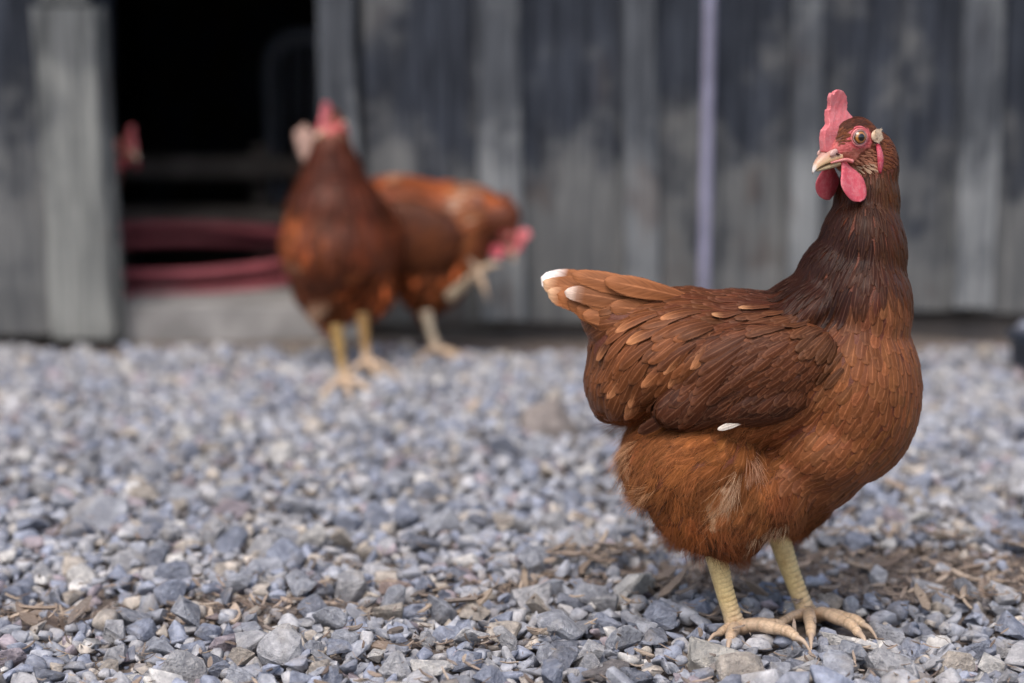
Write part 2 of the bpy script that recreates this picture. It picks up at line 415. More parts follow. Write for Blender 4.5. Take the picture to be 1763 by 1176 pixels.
# heroes: bigger stones one can point at
HERO = [(1215, 1143, 42, lin(188, 184, 176), 3, 'pale rough angular stone lying in the gravel just before the hen\'s foot'),
        (960, 752, 80, lin(158, 148, 142), 5, 'broad dull grey brown rock lying on the open gravel behind the hen\'s tail'),
        (175, 903, 62, lin(172, 174, 180), 8, 'wide flat pale grey rock among small gravel stones'),
        (682, 1018, 30, lin(176, 156, 146), 11, 'pinkish pointed stone standing up out of the gravel'),
        (52, 612, 34, lin(196, 192, 190), 14, 'whitish stone lying against the foot of the sliding barn door')]
def place_stones():
    for px, py, mm, c, k, lab in HERO:
        g = G(px, py + 8); v, f = PN[k]; me = bpy.data.meshes.new('rock')
        r = np.random.default_rng(k); vv = v @ np.array(Matrix.Rotation(r.uniform(-.5, .5), 3, 'Z')).T * np.array([1, 1, .95])
        me.from_pydata([tuple(q) for q in vv], [], [tuple(int(z) for z in q) for q in f]); me.materials.append(M_STONE)
        o = bpy.data.objects.new('rock', me); COL.objects.link(o); s = mm / 1000
        o.location = (g[0], g[1], s * .22); o.scale = (s, s, s); o.color = (*c, 1)
        FEET.append((g[0], g[1], s * .42)); tag(o, lab, 'rock')
    A = scatter(.017, .036, 30000, .36, {}); B = scatter(.009, .018, 60000, .36, {}); C = scatter(.004, .009, 30000, .55, {}, False)
    allS = np.concatenate([np.c_[A, np.full(len(A), .30)], np.c_[B, np.full(len(B), .28)], np.c_[C, np.full(len(C), .25)]])
    n = len(allS); x, y, d, kz = allS.T
    lift = rng.random(n); z = gz(x, y) + d * (kz - .12 + .14 * lift) + np.where(d > .009, .007 * rng.random(n) ** 2, 0)
    rot = randrot(n, .38); idx = rng.choice(len(SC), n, p=SPB); colr = SC[idx] * rng.uniform(1.02, 1.42, (n, 1))
    # small stones in the bare patches are browner
    br = keep_share(x, y) < .9; colr = np.where((br & (d < .012))[:, None], colr * .5 + lin(120, 106, 96) * .5, colr)
    k = rng.integers(0, NP_, n)
    pr = project(np.stack([x, y, z], -1)); vis = (pr[:, 0] > 0) & (pr[:, 0] < CW) & (pr[:, 1] > 560) & (pr[:, 1] < CH)
    size = np.where(vis, d / y, 0); pick = set(np.argsort(-size)[:300].tolist())
    meshes = []
    for v, f in PN:
        me = bpy.data.meshes.new('stone'); me.from_pydata([tuple(q) for q in v], [], [tuple(int(a) for a in q) for q in f]); me.materials.append(M_STONE); meshes.append(me)
    for i in pick:
        o = bpy.data.objects.new('stone', meshes[k[i]]); COL.objects.link(o); o.parent = ground
        o.matrix_world = Matrix.Translation((x[i], y[i], z[i])) @ Matrix(rot[i].tolist()).to_4x4() @ Matrix.Scale(d[i], 4); o.color = (*colr[i], 1)
    rest = np.array([i for i in range(n) if i not in pick])
    vs, fs, cs, off = [], [], [], 0
    for i in rest:
        v, f = (PN if (y[i] < NEAR_Y and d[i] > .008) else PF)[k[i]]
        vs.append((v @ rot[i].T) * d[i] + (x[i], y[i], z[i])); fs.append(f + off); cs.append(np.repeat(colr[i][None], len(v), 0)); off += len(v)
    o = mesh_obj('gravel', np.concatenate(vs), np.concatenate(fs), M_GRAVEL, None, np.concatenate(cs), smooth=False)
    tag(o, 'blue grey crushed stone gravel covering the yard before the barn', 'gravel', kind='stuff')
    print('stones', n, 'gravel tris', sum(len(f) for f in fs))

def chip_mesh(r, L, W, T, curl):
    n = 6; vs = []
    for i in range(n):
        t = i / (n - 1); ww = W * (1 - .75 * abs(2 * t - 1) ** 3) * r.uniform(.75, 1.1); z = curl * L * (2 * t - 1) ** 2; s = r.normal(0, .06) * W
        for a, b in ((-1, -1), (1, -1), (1, 1), (-1, 1)): vs.append(((t - .5) * L, a * ww * .5 + s, z + b * T * .5))
    f = [(i * 4 + j, i * 4 + (j + 1) % 4, i * 4 + 4 + (j + 1) % 4, i * 4 + 4 + j) for i in range(n - 1) for j in range(4)]
    f += [(3, 2, 1, 0), tuple((n - 1) * 4 + j for j in range(4))]; return np.array(vs), f
def place_chips():
    r = np.random.default_rng(5); pts = []
    for bx, by, rx, ry, s in BARE:
        m = int((2600 if rx > .22 else 1300) * rx * ry / .02)
        a = r.uniform(0, 2 * np.pi, m); q = np.sqrt(r.random(m)) * 1.25; pts.append(np.c_[bx + rx * q * np.cos(a), by + ry * q * np.sin(a)])
    y = 1.15 + 1.1 * r.random(1000) ** 1.5; pts.append(np.c_[r.uniform(-1, 1, 1000) * (.33 * y + .1), y])
    pts = np.concatenate(pts); vs, fs, cs, off = [], [], [], 0; nobj = 0
    pal = [lin(176, 158, 142), lin(158, 142, 128), lin(194, 176, 157), lin(130, 115, 104), lin(144, 133, 124)]
    for i, (x, y) in enumerate(pts):
        big = r.random() < (.05 if i < len(pts) - 1000 else .02)
        L = r.uniform(.020, .036) if big else r.uniform(.004, .016); W = L * (r.uniform(.15, .34) if big else r.uniform(.06, .25)); c = pal[r.integers(0, 5)] * r.uniform(.8, 1.15)
        v, f = chip_mesh(r, L, W, min(.0022, W * .3), r.uniform(0, .12))
        M = Matrix.Rotation(r.uniform(0, 6.28), 3, 'Z') @ Matrix.Rotation(r.normal(0, .28), 3, 'Y') @ Matrix.Rotation(r.normal(0, .4), 3, 'X')
        bare = keep_share(np.array([x]), np.array([y]))[0] < .9
        v = v @ np.array(M).T + (x, y, gz(x, y) + (.003 + .005 * r.random() if bare else .014 + .008 * r.random()))
        if big and y < 1.75 and nobj < 110:
            mesh_obj('wood_chip', v, f, M_CHIP, ground, np.repeat(c[None], len(v), 0), smooth=False); nobj += 1
        else:
            vs.append(v); fs += [tuple(q + off for q in g) for g in f]; cs.append(np.repeat(c[None], len(v), 0)); off += len(v)
    o = mesh_obj('wood_shavings', np.concatenate(vs), fs, M_CHIP, None, np.concatenate(cs), smooth=False)
    tag(o, 'pale tan wood shavings and straw bits strewn through the gravel', 'wood shavings', kind='stuff')
    print('chips', nobj, off)

# ------------------------------------------------------------------ barn
WY = 3.0
def xw(px, Y=WY): return (px - CW / 2) / FPX * Y * 1.012
def board(name, x0, x1, y0, y1, z0, z1, mat, parent, r, wob=.003, lean=0.0, n=9, cut=0.0):
    vs = []
    for i in range(n):
        t = i / (n - 1); z = z0 + (z1 - z0) * t ** 1.6; a, b = r.normal(0, wob, 2); s = lean * (z - z0); yy = r.normal(0, .0015)
        zz0 = z + (cut if i == 0 else 0); c = min(.004, (x1 - x0) * .1)
        for (x, y, q) in ((x0 + a, y1, z), (x0 + a, y0 + c + yy, z), (x0 + a + c, y0 + yy, z), (x1 + b - c, y0 + yy, zz0), (x1 + b, y0 + c + yy, zz0), (x1 + b, y1, zz0)): vs.append((x + s, y, q))
    m = 6
    f = [(i * m + j, i * m + (j + 1) % m, (i + 1) * m + (j + 1) % m, (i + 1) * m + j) for i in range(n - 1) for j in range(m)]
    f += [tuple(range(m))[::-1], tuple((n - 1) * m + j for j in range(m))]
    return mesh_obj(name, vs, f, mat, parent, smooth=False)
def make_barn():
    r = np.random.default_rng(11); b = empty('barn', (0, WY, 0))
    tag(b, 'weathered grey board and batten barn with an open dark doorway', 'barn')
    H = 2.35
    # wide boards: px left, px right, px of the bottom edge
    bd = [(628, 862, 556), (868, 1103, 554), (1109, 1209, 548), (1215, 1373, 542), (1379, 1663, 536), (1670, 1966, 539), (1972, 2280, 540)]
    for a, c, pb in bd:
        z0 = P(1000, pb, WY)[2]
        board('board', xw(a), xw(c), WY + r.uniform(0, .004), WY + .026, z0, H, M_BOARD, b, r, cut=r.uniform(-.006, .006))
    for a, c, pb, ln in [(826, 903, 553, -.012), (1077, 1134, 552, -.02), (1352, 1399, 540, .0), (1634, 1699, 531, .004), (1938, 2000, 540, 0)]:
        z0 = P(1000, pb, WY)[2]
        board('batten', xw(a), xw(c), WY - .026, WY - .002, z0 + r.uniform(0, .008), H, M_BATTEN, b, r, .002, ln)
    board('door_jamb', xw(557), xw(624), WY - .03, WY + .09, .05, H, M_BATTEN, b, r, .002)
    # left of the doorway, behind the sliding door
    for a, c in [(-420, -260), (-256, -90), (-86, 60), (64, 196)]:
        board('board', xw(a), xw(c), WY, WY + .026, .03, H, M_BOARD, b, r)
    board('door_jamb', xw(160), xw(198), WY + .028, WY + .06, .05, H, M_INNER, b, r)
    def bx(name, x0, x1, y0, y1, z0, z1, m):
        v, f = box(x0, x1, y0, y1, z0, z1); return mesh_obj(name, v, f, m, b, smooth=False)
    board_h = lambda n, x0, x1, y0, y1, z0, z1, m: bx(n, x0, x1, y0, y1, z0, z1, m)
    bx('foundation_beam', xw(626), xw(2290), WY + .03, WY + .15, -.02, .037, M_BEAM)
    bx('foundation_beam', xw(-430), xw(200), WY + .03, WY + .15, -.02, .037, M_BEAM)
    bx('door_sill', xw(202), xw(624), WY - .035, WY + .26, -.02, .062, M_CONCRETE)
    bx('door_header', xw(200), xw(560), WY - .002, WY + .1, 1.95, H, M_BOARD)
    x0, x1, y1 = xw(-440), xw(2300), WY + 3.4
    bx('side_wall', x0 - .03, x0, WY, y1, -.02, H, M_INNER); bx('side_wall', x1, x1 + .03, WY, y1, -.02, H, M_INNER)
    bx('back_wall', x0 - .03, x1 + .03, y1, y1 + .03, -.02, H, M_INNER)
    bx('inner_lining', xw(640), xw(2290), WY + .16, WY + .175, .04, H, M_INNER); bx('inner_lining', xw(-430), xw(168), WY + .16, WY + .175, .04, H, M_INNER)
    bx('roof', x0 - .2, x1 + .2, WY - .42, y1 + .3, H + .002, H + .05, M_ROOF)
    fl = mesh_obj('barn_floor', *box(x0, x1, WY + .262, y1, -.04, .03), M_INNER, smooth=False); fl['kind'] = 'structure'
    # low inner partition rails seen dimly through the doorway
    pt = empty('pen_rail', (xw(380, 4.2), 4.2, .03)); tag(pt, 'dim wooden pen rail on short posts inside the dark barn', 'rail')
    v, f = box(-1.4, -.05, 4.2, 4.24, .225, .275); mesh_obj('rail', v, f, M_BEAM, pt, smooth=False)
    v, f = box(-1.4, -.05, 4.2, 4.24, .09, .13); mesh_obj('rail', v, f, M_BEAM, pt, smooth=False)
    for px in (-1.3, -.63, -.1):
        v, f = box(px, px + .04, 4.241, 4.28, .03, .3); mesh_obj('post', v, f, M_BEAM, pt, smooth=False)
    return b
def make_door():
    r = np.random.default_rng(21); Y = 2.9; d = empty('sliding_barn_door', (xw(0, Y), Y, 0))
    tag(d, 'grey sliding barn door panel with pale edge board beside the dark doorway', 'door')
    z0 = .016
    for a, c in [(-420, -290), (-287, -150), (-147, -30), (-27, 92)]:
        board('board', xw(a, Y), xw(c, Y), Y + .018, Y + .042, z0 + r.uniform(0, .006), 2.1, M_BOARD, d, r)
    board('edge_board', xw(92, Y), xw(199, Y), Y - .008, Y + .02, z0, .565, M_TRIM, d, r, .002, -.022)
    board('edge_board', xw(92, Y), xw(172, Y), Y - .008, Y + .02, .57, 2.1, M_TRIM, d, r, .002)
    board('side_rail', xw(196, Y), xw(209, Y), Y + .022, Y + .05, z0, .565, M_TRIM, d, r, .001, -.03)
    v, f = box(xw(-420, Y), xw(190, Y), Y + .043, Y + .065, .9, 1.0); mesh_obj('cross_rail', v, f, M_BOARD, d, smooth=False)
    return d
def make_hose():
    cx, cy = xw(300, 3.3), 3.42; n = 200; pts = []
    for i in range(n):
        t = i / (n - 1) * 4 * math.pi - math.pi; q = t / 6.28 + .5; rad = .285 - .015 * q + .008 * math.sin(2.3 * t)
        pts.append((cx + rad * math.cos(t), cy + .86 * rad * math.sin(t), .050 + .034 * q + .09 * .86 * rad * (1 + math.sin(t))))
    v, f = tube(np.array(pts), .0105, 12); o = mesh_obj('garden_hose', v, f, M_HOSE)
    tag(o, 'coiled red rubber hose lying on the floor just inside the doorway', 'hose')
def make_step():
    st = empty('wooden_step', (xw(330, 3.85), 3.85, .03)); tag(st, 'low dark wooden step inside the doorway behind the coiled hose', 'step')
    x0, x1 = xw(190, 3.8), xw(520, 3.8)
    for k in range(3): v, f = box(x0, x1, 3.74 + .082 * k, 3.74 + .082 * k + .078, .15, .17); mesh_obj('plank', v, f, M_BEAM, st, smooth=False)
    for x in (x0 + .03, x1 - .06): v, f = box(x, x + .03, 3.75, 3.97, .031, .149); mesh_obj('support', v, f, M_INNER, st, smooth=False)
def make_pipe():
    Y = WY - .045; x0, x1 = xw(1209, Y), xw(1221, Y); rt = empty('wall_pipe', (x0, Y, 0)); tag(rt, 'thin pale lilac upright pipe standing against the barn boards', 'pipe')
    pts = np.array([(x0 + (x1 - x0) * t, Y, -.02 + t * .62 * 3.6) for t in np.linspace(0, 1, 20)])
    v, f = tube(pts, .0098, 14); mesh_obj('tube', v, f, M_PIPE, rt)
    for z in (.95, 1.6):
        k = z / (.62 * 3.6); c = np.array([x0 + (x1 - x0) * k, Y, z]); v, f = tube(np.array([c - (0, 0, .012), c + (0, 0, .012)]), .0128, 14); mesh_obj('collar', v, f, M_RUST, rt)
def make_tub():
    g = G(1752, 664); c = np.array([g[0] + .124, g[1] + .02, 0]); rt = empty('rubber_tub', c); tag(rt, 'dark blue black rubber tub standing on the gravel by the barn wall', 'tub')
    prof = [(.0, .0), (.10, .0), (.118, .012), (.126, .04), (.128, .072), (.134, .076), (.134, .084), (.122, .084), (.118, .03), (.0, .022)]
    n = 40; vs = [(c[0] + r * math.cos(2 * math.pi * j / n), c[1] + r * math.sin(2 * math.pi * j / n), z) for r, z in [(a, b * .85) for a, b in prof] for j in range(n)]
    f = [(i * n + j, i * n + (j + 1) % n, (i + 1) * n + (j + 1) % n, (i + 1) * n + j) for i in range(len(prof) - 1) for j in range(n)]
    mesh_obj('bowl', vs, f, M_RUBBER, rt)
    a = c + np.array([-.12, -.01, .078]); v, f = tube(spline([a, a + (.0, -.03, .012), a + (.02, -.06, .0)], 12), .009, 10); mesh_obj('handle', v, f, M_PLASTIC, rt)
def make_chair():
    Y = 5.3; c = np.array([xw(512, Y), Y, .03]); rt = empty('plastic_chair', c); tag(rt, 'pale plastic chair standing in the dark inside the barn', 'chair')
    s = Y / FPX
    def pt(px, py, y=Y): return P(px, py, y)
    arch = spline([pt(470, 330), pt(468, 200), pt(466, 110), pt(482, 76), pt(515, 64), pt(548, 68), pt(572, 90), pt(580, 140), pt(580, 330)], 50)
    v, f = tube(arch, .02, 10); mesh_obj('back_frame', v, f, M_PLASTIC, rt)
    for px in (500, 525, 550):
        v, f = tube(np.array([pt(px, 72), pt(px, 150), pt(px, 330)]), .008, 8); mesh_obj('slat', v, f, M_PLASTIC, rt)
    q = pt(525, 330); v, f = box(q[0] - .085, q[0] + .085, Y - .2, Y + .02, q[2] - .012, q[2] + .012); mesh_obj('seat', v, f, M_PLASTIC, rt, smooth=False)
    for dx in (-.075, .075):
        for y in (Y - .19, Y + .01):
            v, f = tube(np.array([(q[0] + dx, y, q[2] - .013), (q[0] + dx * 1.1, y, .03)]), .012, 8); mesh_obj('leg', v, f, M_PLASTIC, rt)
make_barn(); make_door(); make_hose(); make_step(); make_pipe(); make_tub(); make_chair()

# ------------------------------------------------------------------ hens
def blob(px, py, Y, dY, rx, ry, rd, tilt):
    c = P(px, py, Y); c = c + np.array([0, dY, 0]); s = Y / FPX * 1.01; a = R(tilt); ca, sa = math.cos(a), math.sin(a)
    v = US_V * np.array([rx * s, rd, ry * s]); v = np.stack([v[:, 0] * ca - v[:, 2] * sa, v[:, 1], v[:, 0] * sa + v[:, 2] * ca], -1)
    return v + c, US_F
class Head:
    def __init__(s, C, yaw, pitch, sc=1.0, roll=0.0):
        a, p = R(yaw), R(pitch); f = np.array([math.cos(a) * math.cos(p), math.sin(a) * math.cos(p), -math.sin(p)])
        l = np.array([-math.sin(a), math.cos(a), 0.]); u = np.cross(f, l); q = R(roll)
        l, u = l * math.cos(q) + u * math.sin(q), u * math.cos(q) - l * math.sin(q)
        s.C = np.asarray(C); s.B = np.stack([f, l, u]) * .001 * sc; s.sc = sc
    def w(s, p): return s.C + np.asarray(p, float) @ s.B
    def loc(s, p): return (np.asarray(p) - s.C) @ (s.B.T) / (.001 * s.sc) ** 2
    def ell(s, c, r): return s.w(US_V * np.array(r) + np.array(c)), US_F
HEAD_BLOBS = [((-3, 0, 1), (22, 14.2, 16.5)), ((9, 0, -4), (15, 11.5, 13)), ((17, 0, -6), (9, 8.5, 9)), ((-10, 0, -6), (19, 15, 18)), ((2, 0, -14), (14, 12, 10)), ((-14, 0, -20), (18, 17, 20)),
              ((3, 0, 9), (14, 11.5, 7.5))]
def head_parts(h, hen, fine=True):
    red = lin(226, 116, 120); dred = lin(188, 44, 58); pink = lin(214, 120, 116)
    # comb: blade in the head's middle plane
    pl = np.array([(30.5, -4), (30.5, 5), (29.0, 12.5), (23.5, 16), (22.6, 22), (21.8, 28), (19.8, 28), (19.2, 31), (20.3, 37.5), (18.6, 41), (17.0, 38.5), (15.5, 41.5), (12, 42.5), (8.5, 41.5), (5.5, 39.5), (2.4, 35.5), (1.0, 30), (2.2, 24.5), (-1.5, 19), (-5, 14), (4, 8), (14, 2), (22, -6)])
    n = len(pl); mid = np.array([13, 16.])
    th = 2.4; vs = [(x, -th, z) for x, z in pl] + [(x, th, z) for x, z in pl]
    fs = [tuple(range(n)), tuple(range(n, 2 * n))[::-1]] + [(i, i + n, (i + 1) % n + n, (i + 1) % n) for i in range(n)]
    me = bmesh.new(); bv = [me.verts.new(q) for q in vs]; [me.faces.new([bv[i] for i in f]) for f in fs]
    bmesh.ops.recalc_face_normals(me, faces=me.faces); bmesh.ops.triangulate(me, faces=me.faces); me.verts.ensure_lookup_table()
    vs = np.array([tuple(q.co) for q in me.verts]); fs = [tuple(q.index for q in f.verts) for f in me.faces]; me.free()
    v, f = remesh(vs, fs, .6, 3)
    z = v[:, 2]; thick = 1.25 - .55 * np.clip((z - 8) / 30, 0, 1); v[:, 1] = v[:, 1] * thick + 1.4 * np.sin(z * .16 + .6) * np.clip((z - 5) / 20, 0, 1)
    v[:, 1] += .10 * np.sin(v[:, 0] * .9 + z * .5) * np.clip((z - 2) / 20, 0, 1)
    rr = np.random.default_rng(3); c = np.repeat(red[None], len(v), 0); c = np.where((z < 10)[:, None], c * .94, c)
    v[:, 2] = np.where(v[:, 2] > 5, 5 + (v[:, 2] - 5) * .93, v[:, 2])
    mesh_obj('comb', h.w(v), f, M_COMB, hen, c)
    # wattles
    for s in (1, -1):
        u = np.sin(np.linspace(0, 1, 22) * math.pi / 2) * .6 + np.linspace(0, 1, 22) * .4; q_ = np.clip(u / .56, 0, 1); prof = 12.6 * np.where(u < .56, .20 + .80 * (q_ * q_ * (3 - 2 * q_)), np.sqrt(np.clip(1 - ((u - .56) / .44) ** 2, .0004, 1))); m = 20; vv = []
        for i, t in enumerate(u):
            for j in range(m):
                g = 2 * math.pi * j / m; xx = 16.5 - 2.8 * t + prof[i] * math.cos(g) - 2 * t * t; yy = s * (7.5 + 8.5 * t ** 1.0) + (1.6 - .3 * t) * math.sin(g) + s * 1.0 * math.sin(xx * .3)
                vv.append((xx, yy, -12.0 - 32 * t))
        f = [(i * m + j, i * m + (j + 1) % m, (i + 1) * m + (j + 1) % m, (i + 1) * m + j) for i in range(21) for j in range(m)] + [tuple(range(m)), tuple(21 * m + j for j in range(m))]
        vv = np.array(vv); mesh_obj('wattle', h.w(vv), f, M_COMB, hen, np.repeat(lin(214, 84, 98)[None], len(vv), 0))
        # ear lobe: narrow red flap
        e = []
        for i, t in enumerate(np.linspace(0, 1, 12)):
            rw = 3.0 * math.sin(math.pi * (t * .9 + .06)) ** .6
            for j in range(10):
                g = 2 * math.pi * j / 10; e.append((-10.5 + rw * math.cos(g), s * (17.2 + 1.8 * math.sin(math.pi * t)) + 1.6 * math.sin(g), -4 - 22 * t))
        f = [(i * 10 + j, i * 10 + (j + 1) % 10, i * 10 + 10 + (j + 1) % 10, i * 10 + 10 + j) for i in range(11) for j in range(10)] + [tuple(range(10)), tuple(110 + j for j in range(10))]
        mesh_obj('earlobe', h.w(np.array(e)), f, M_COMB, hen, np.repeat(lin(206, 70, 92)[None], 120, 0))
        # eye
        ec = np.array([3.2, 10.6, 3.0]); ax = unit(np.array([.32, 1, .06])); ec[1] *= s; ax[1] *= s
        v = US_V @ np.eye(3); q = Vector((0, 0, 1)).rotation_difference(Vector(ax)); RM = np.array(q.to_matrix()); vv, ff = usphere(36, 40)
        R0 = 6.1; ang = np.degrees(np.arccos(np.clip(vv[:, 2], -1, 1)))
        amber = lin(176, 118, 48); cc = np.empty((len(vv), 3)); cc[:] = lin(60, 40, 30)
        k = (ang < 52); cc[k] = amber; cc[(ang >= 43) & (ang < 53)] = lin(92, 58, 26); cc[(ang < 30)] = lin(128, 80, 30); k = ang < 23.5; cc[k] = lin(6, 5, 5)
        eye = mesh_obj('eye', h.w(vv @ RM.T * R0 + ec), ff, M_EYE, hen, cc)
        # lids: two wrinkled rings
        for rr_, r2, off, cl in ((5.4, .6, 3.1, lin(150, 116, 110)), (6.6, .85, 2.3, lin(206, 112, 110)), (8.2, .8, .9, lin(206, 84, 92))):
            a = np.linspace(0, 2 * math.pi, 41)[:-1]; ring = np.stack([rr_ * np.cos(a), rr_ * .93 * np.sin(a), np.full(40, off) + .2 * np.sin(a * 5)], -1)
            vs_, fs_ = tube(np.vstack([ring, ring[:1]]), r2, 8, False); mesh_obj('eyelid', h.w(vs_ @ RM.T + ec), fs_, M_COMB, hen, np.repeat(cl[None], len(vs_), 0))
        # ear tuft (pale)
    # beak
    def loft(st, ns=18):
        vs = []
        for (x, zc, hw, up, dn) in st:
            for j in range(ns):
                g = 2 * math.pi * j / ns; c_, s_ = math.cos(g), math.sin(g)
                vs.append((x, hw * (abs(c_) ** .9) * np.sign(c_), zc + (up * abs(s_) ** 1.15 if s_ > 0 else -dn * abs(s_) ** .8)))
        n = len(st); f = [(i * ns + j, i * ns + (j + 1) % ns, (i + 1) * ns + (j + 1) % ns, (i + 1) * ns + j) for i in range(n - 1) for j in range(ns)]
        f += [tuple(range(ns)), tuple((n - 1) * ns + j for j in range(ns))]; return np.array(vs), f
    key = np.array([(18, -9.5, 8.6, 8.0, 2.2), (23, -10, 7.6, 8.0, 2.4), (28, -10.6, 6.2, 7.2, 2.3), (33, -11.6, 4.9, 5.8, 2.0), (37.5, -13.2, 3.4, 4.2, 1.7), (40.5, -15.2, 2.0, 2.7, 1.4), (42.2, -17.4, .8, 1.2, .9)])
    st = np.array([spline(key, 26)])[0]; st[:, 2:] = np.maximum(st[:, 2:], .3); v, f = loft(st)
    cc = np.empty_like(v); t = np.clip((v[:, 0] - 20) / 22, 0, 1)[:, None]; top = np.clip((v[:, 2] - np.interp(v[:, 0], st[:, 0], st[:, 1])) / 6, 0, 1)[:, None]
    cc[:] = lin(216, 180, 136) * (1 - top) + lin(190, 146, 132) * top; tip = np.clip((t - .86) / .1, 0, 1); cc = cc * (1 - tip) + lin(218, 210, 200) * tip
    bk = mesh_obj('beak', h.w(v), f, M_BEAK, hen, cc)
    key = np.array([(16, -14.2, 7.4, 2.0, 3.0), (22, -14.2, 6.4, 2.0, 3.0), (28, -14.8, 5.0, 1.6, 2.8), (33, -15.4, 3.6, 1.2, 2.2), (37, -16.2, 2.0, .8, 1.2), (38.6, -16.6, .8, .5, .6)])
    st = spline(key, 18); st[:, 2:] = np.maximum(st[:, 2:], .3); v, f = loft(st); mesh_obj('lower_mandible', h.w(v), f, M_BEAK, bk, np.repeat(lin(204, 182, 142)[None], len(v), 0))
    for s in (1, -1):
        v = US_V * np.array([4.3, 1.6, 2.6]); a = R(-18); v = np.stack([v[:, 0] * math.cos(a) - v[:, 2] * math.sin(a), v[:, 1], v[:, 0] * math.sin(a) + v[:, 2] * math.cos(a)], -1) + (25.3, s * 6.4, -5.2)
        mesh_obj('nostril_flap', h.w(v), US_F, M_BEAK, bk, np.repeat(lin(206, 168, 156)[None], len(v), 0))
        v = US_V * np.array([2.2, .7, .75]); a = R(24); v = np.stack([v[:, 0] * math.cos(a) - v[:, 2] * math.sin(a), v[:, 1], v[:, 0] * math.sin(a) + v[:, 2] * math.cos(a)], -1) + (22.6, s * 8.0, -6.6)
        mesh_obj('nostril', h.w(v), US_F, M_BEAK, bk, np.repeat(lin(70, 36, 34)[None], len(v), 0))
        # gape: pink fold at the corner of the mouth
        g = spline([(29, s * 6.3, -12.2), (23, s * 8.3, -11.6), (17, s * 10.2, -11.6), (11.5, s * 11.8, -13.8)], 16); v, f = tube(g, np.linspace(.7, 1.5, 16), 8)
        mesh_obj('gape', h.w(v), f, M_COMB, bk, np.repeat(lin(214, 128, 122)[None], len(v), 0))
def face_mask(L):
    x, y, z = L[:, 0], np.abs(L[:, 1]), L[:, 2]
    e1 = ((x - 2.5) / 11.5) ** 2 + ((z - 1.6) / 9.2) ** 2 < 1
    e2 = ((x - 13) / 11) ** 2 + ((z + 6.5) / 7.5) ** 2 < 1
    e3 = (x > 20) & (z > -12)
    return ((e1 | e2) & (y > 4)) | e3

FROWS = {True: np.array([0, .18, .36, .54, .70, .82, .91, .97, 1.0]), False: np.array([0, .4, .75, 1.0])}
def wprof(v, pointy):
    a = .42 + .58 * np.clip(v / .55, 0, 1) ** .8; t = np.clip((v - .55) / .45, 0, 1)
    return a * np.clip(1 - t ** (2.4 - .9 * pointy), .0, 1) ** (.5 + .35 * pointy) + .02
def feathers_on(bvh, pos, nrm, dirv, L, W, colr, fine, lift=.10, pointy=0., base=.0004, tipcol=None, cup=.10, rough=1.0, r=rng):
    """drape feathers over the surface; returns verts, faces, cols, uvs"""
    rows = FROWS[fine]; nu = 5 if fine else 3; us = np.linspace(-1, 1, nu); N = len(pos); nr = len(rows)
    mid = np.empty((N, nr, 3)); nn = np.empty((N, nr, 3)); tt = np.empty((N, nr, 3))
    for i in range(N):
        p = Vector(pos[i]); n = Vector(nrm[i]); d = Vector(dirv[i]); pv = 0.
        for k, v in enumerate(rows):
            if k:
                q = p + d * float((v - pv) * L[i]); loc, nn_, _, _ = bvh.find_nearest(q)
                if loc is None: loc, nn_ = q, n
                n = (n * .6 + nn_ * .4).normalized() if (q - loc).length < .004 else n
                # allow the feather to bridge hollows rather than dive into them
                p = loc if (q - loc).length < .004 else q
                d = (d - n * d.dot(n)); d = d.normalized() if d.length > 1e-6 else Vector(dirv[i])
            pv = v; mid[i, k] = p; nn[i, k] = n; tt[i, k] = d
    bi = unit(np.cross(nn, tt)); h = (base + (lift[:, None] if hasattr(lift, '__len__') else lift) * L[:, None] * rows[None] ** 1.1)
    roll = r.normal(0, .07 * rough, N)[:, None, None]
    wv = wprof(rows, pointy)[None, :, None] * (W[:, None, None] * .5); uu = us[None, None, :]
    jit = 1 + r.normal(0, .05 * rough, (N, nr, nu)) * np.abs(uu)
    off_b = wv * uu * jit; off_n = h[:, :, None] - cup * W[:, None, None] * uu ** 2 + roll * wv * uu * .6
    skew = r.normal(0, .05 * rough, N)[:, None] * L[:, None] * rows[None] ** 2
    V = mid[:, :, None, :] + bi[:, :, None, :] * (off_b + skew[:, :, None])[..., None] + nn[:, :, None, :] * off_n[..., None]
    a = (np.arange(nr - 1)[:, None] * nu + np.arange(nu - 1)[None]).ravel(); q = np.stack([a, a + 1, a + nu + 1, a + nu], -1)
    F = (q[None] + (np.arange(N) * nr * nu)[:, None, None]).reshape(-1, 4)
    Cc = np.repeat(colr[:, None, :], nr * nu, 1)
    if tipcol is not None:
        wt = np.clip((rows - .62) / .25, 0, 1)[None, :, None, None] * tipcol[:, None, None, 3:4]
        Cc = Cc.reshape(N, nr, nu, 3) * (1 - wt) + tipcol[:, None, None, :3] * wt
    UV = np.empty((N, nr, nu, 2)); UV[..., 0] = np.arange(N)[:, None, None] + .01 + .98 * (uu * .5 + .5); UV[..., 1] = rows[None, :, None]
    return V.reshape(-1, 3), F, Cc.reshape(-1, 3), UV.reshape(-1, 2)
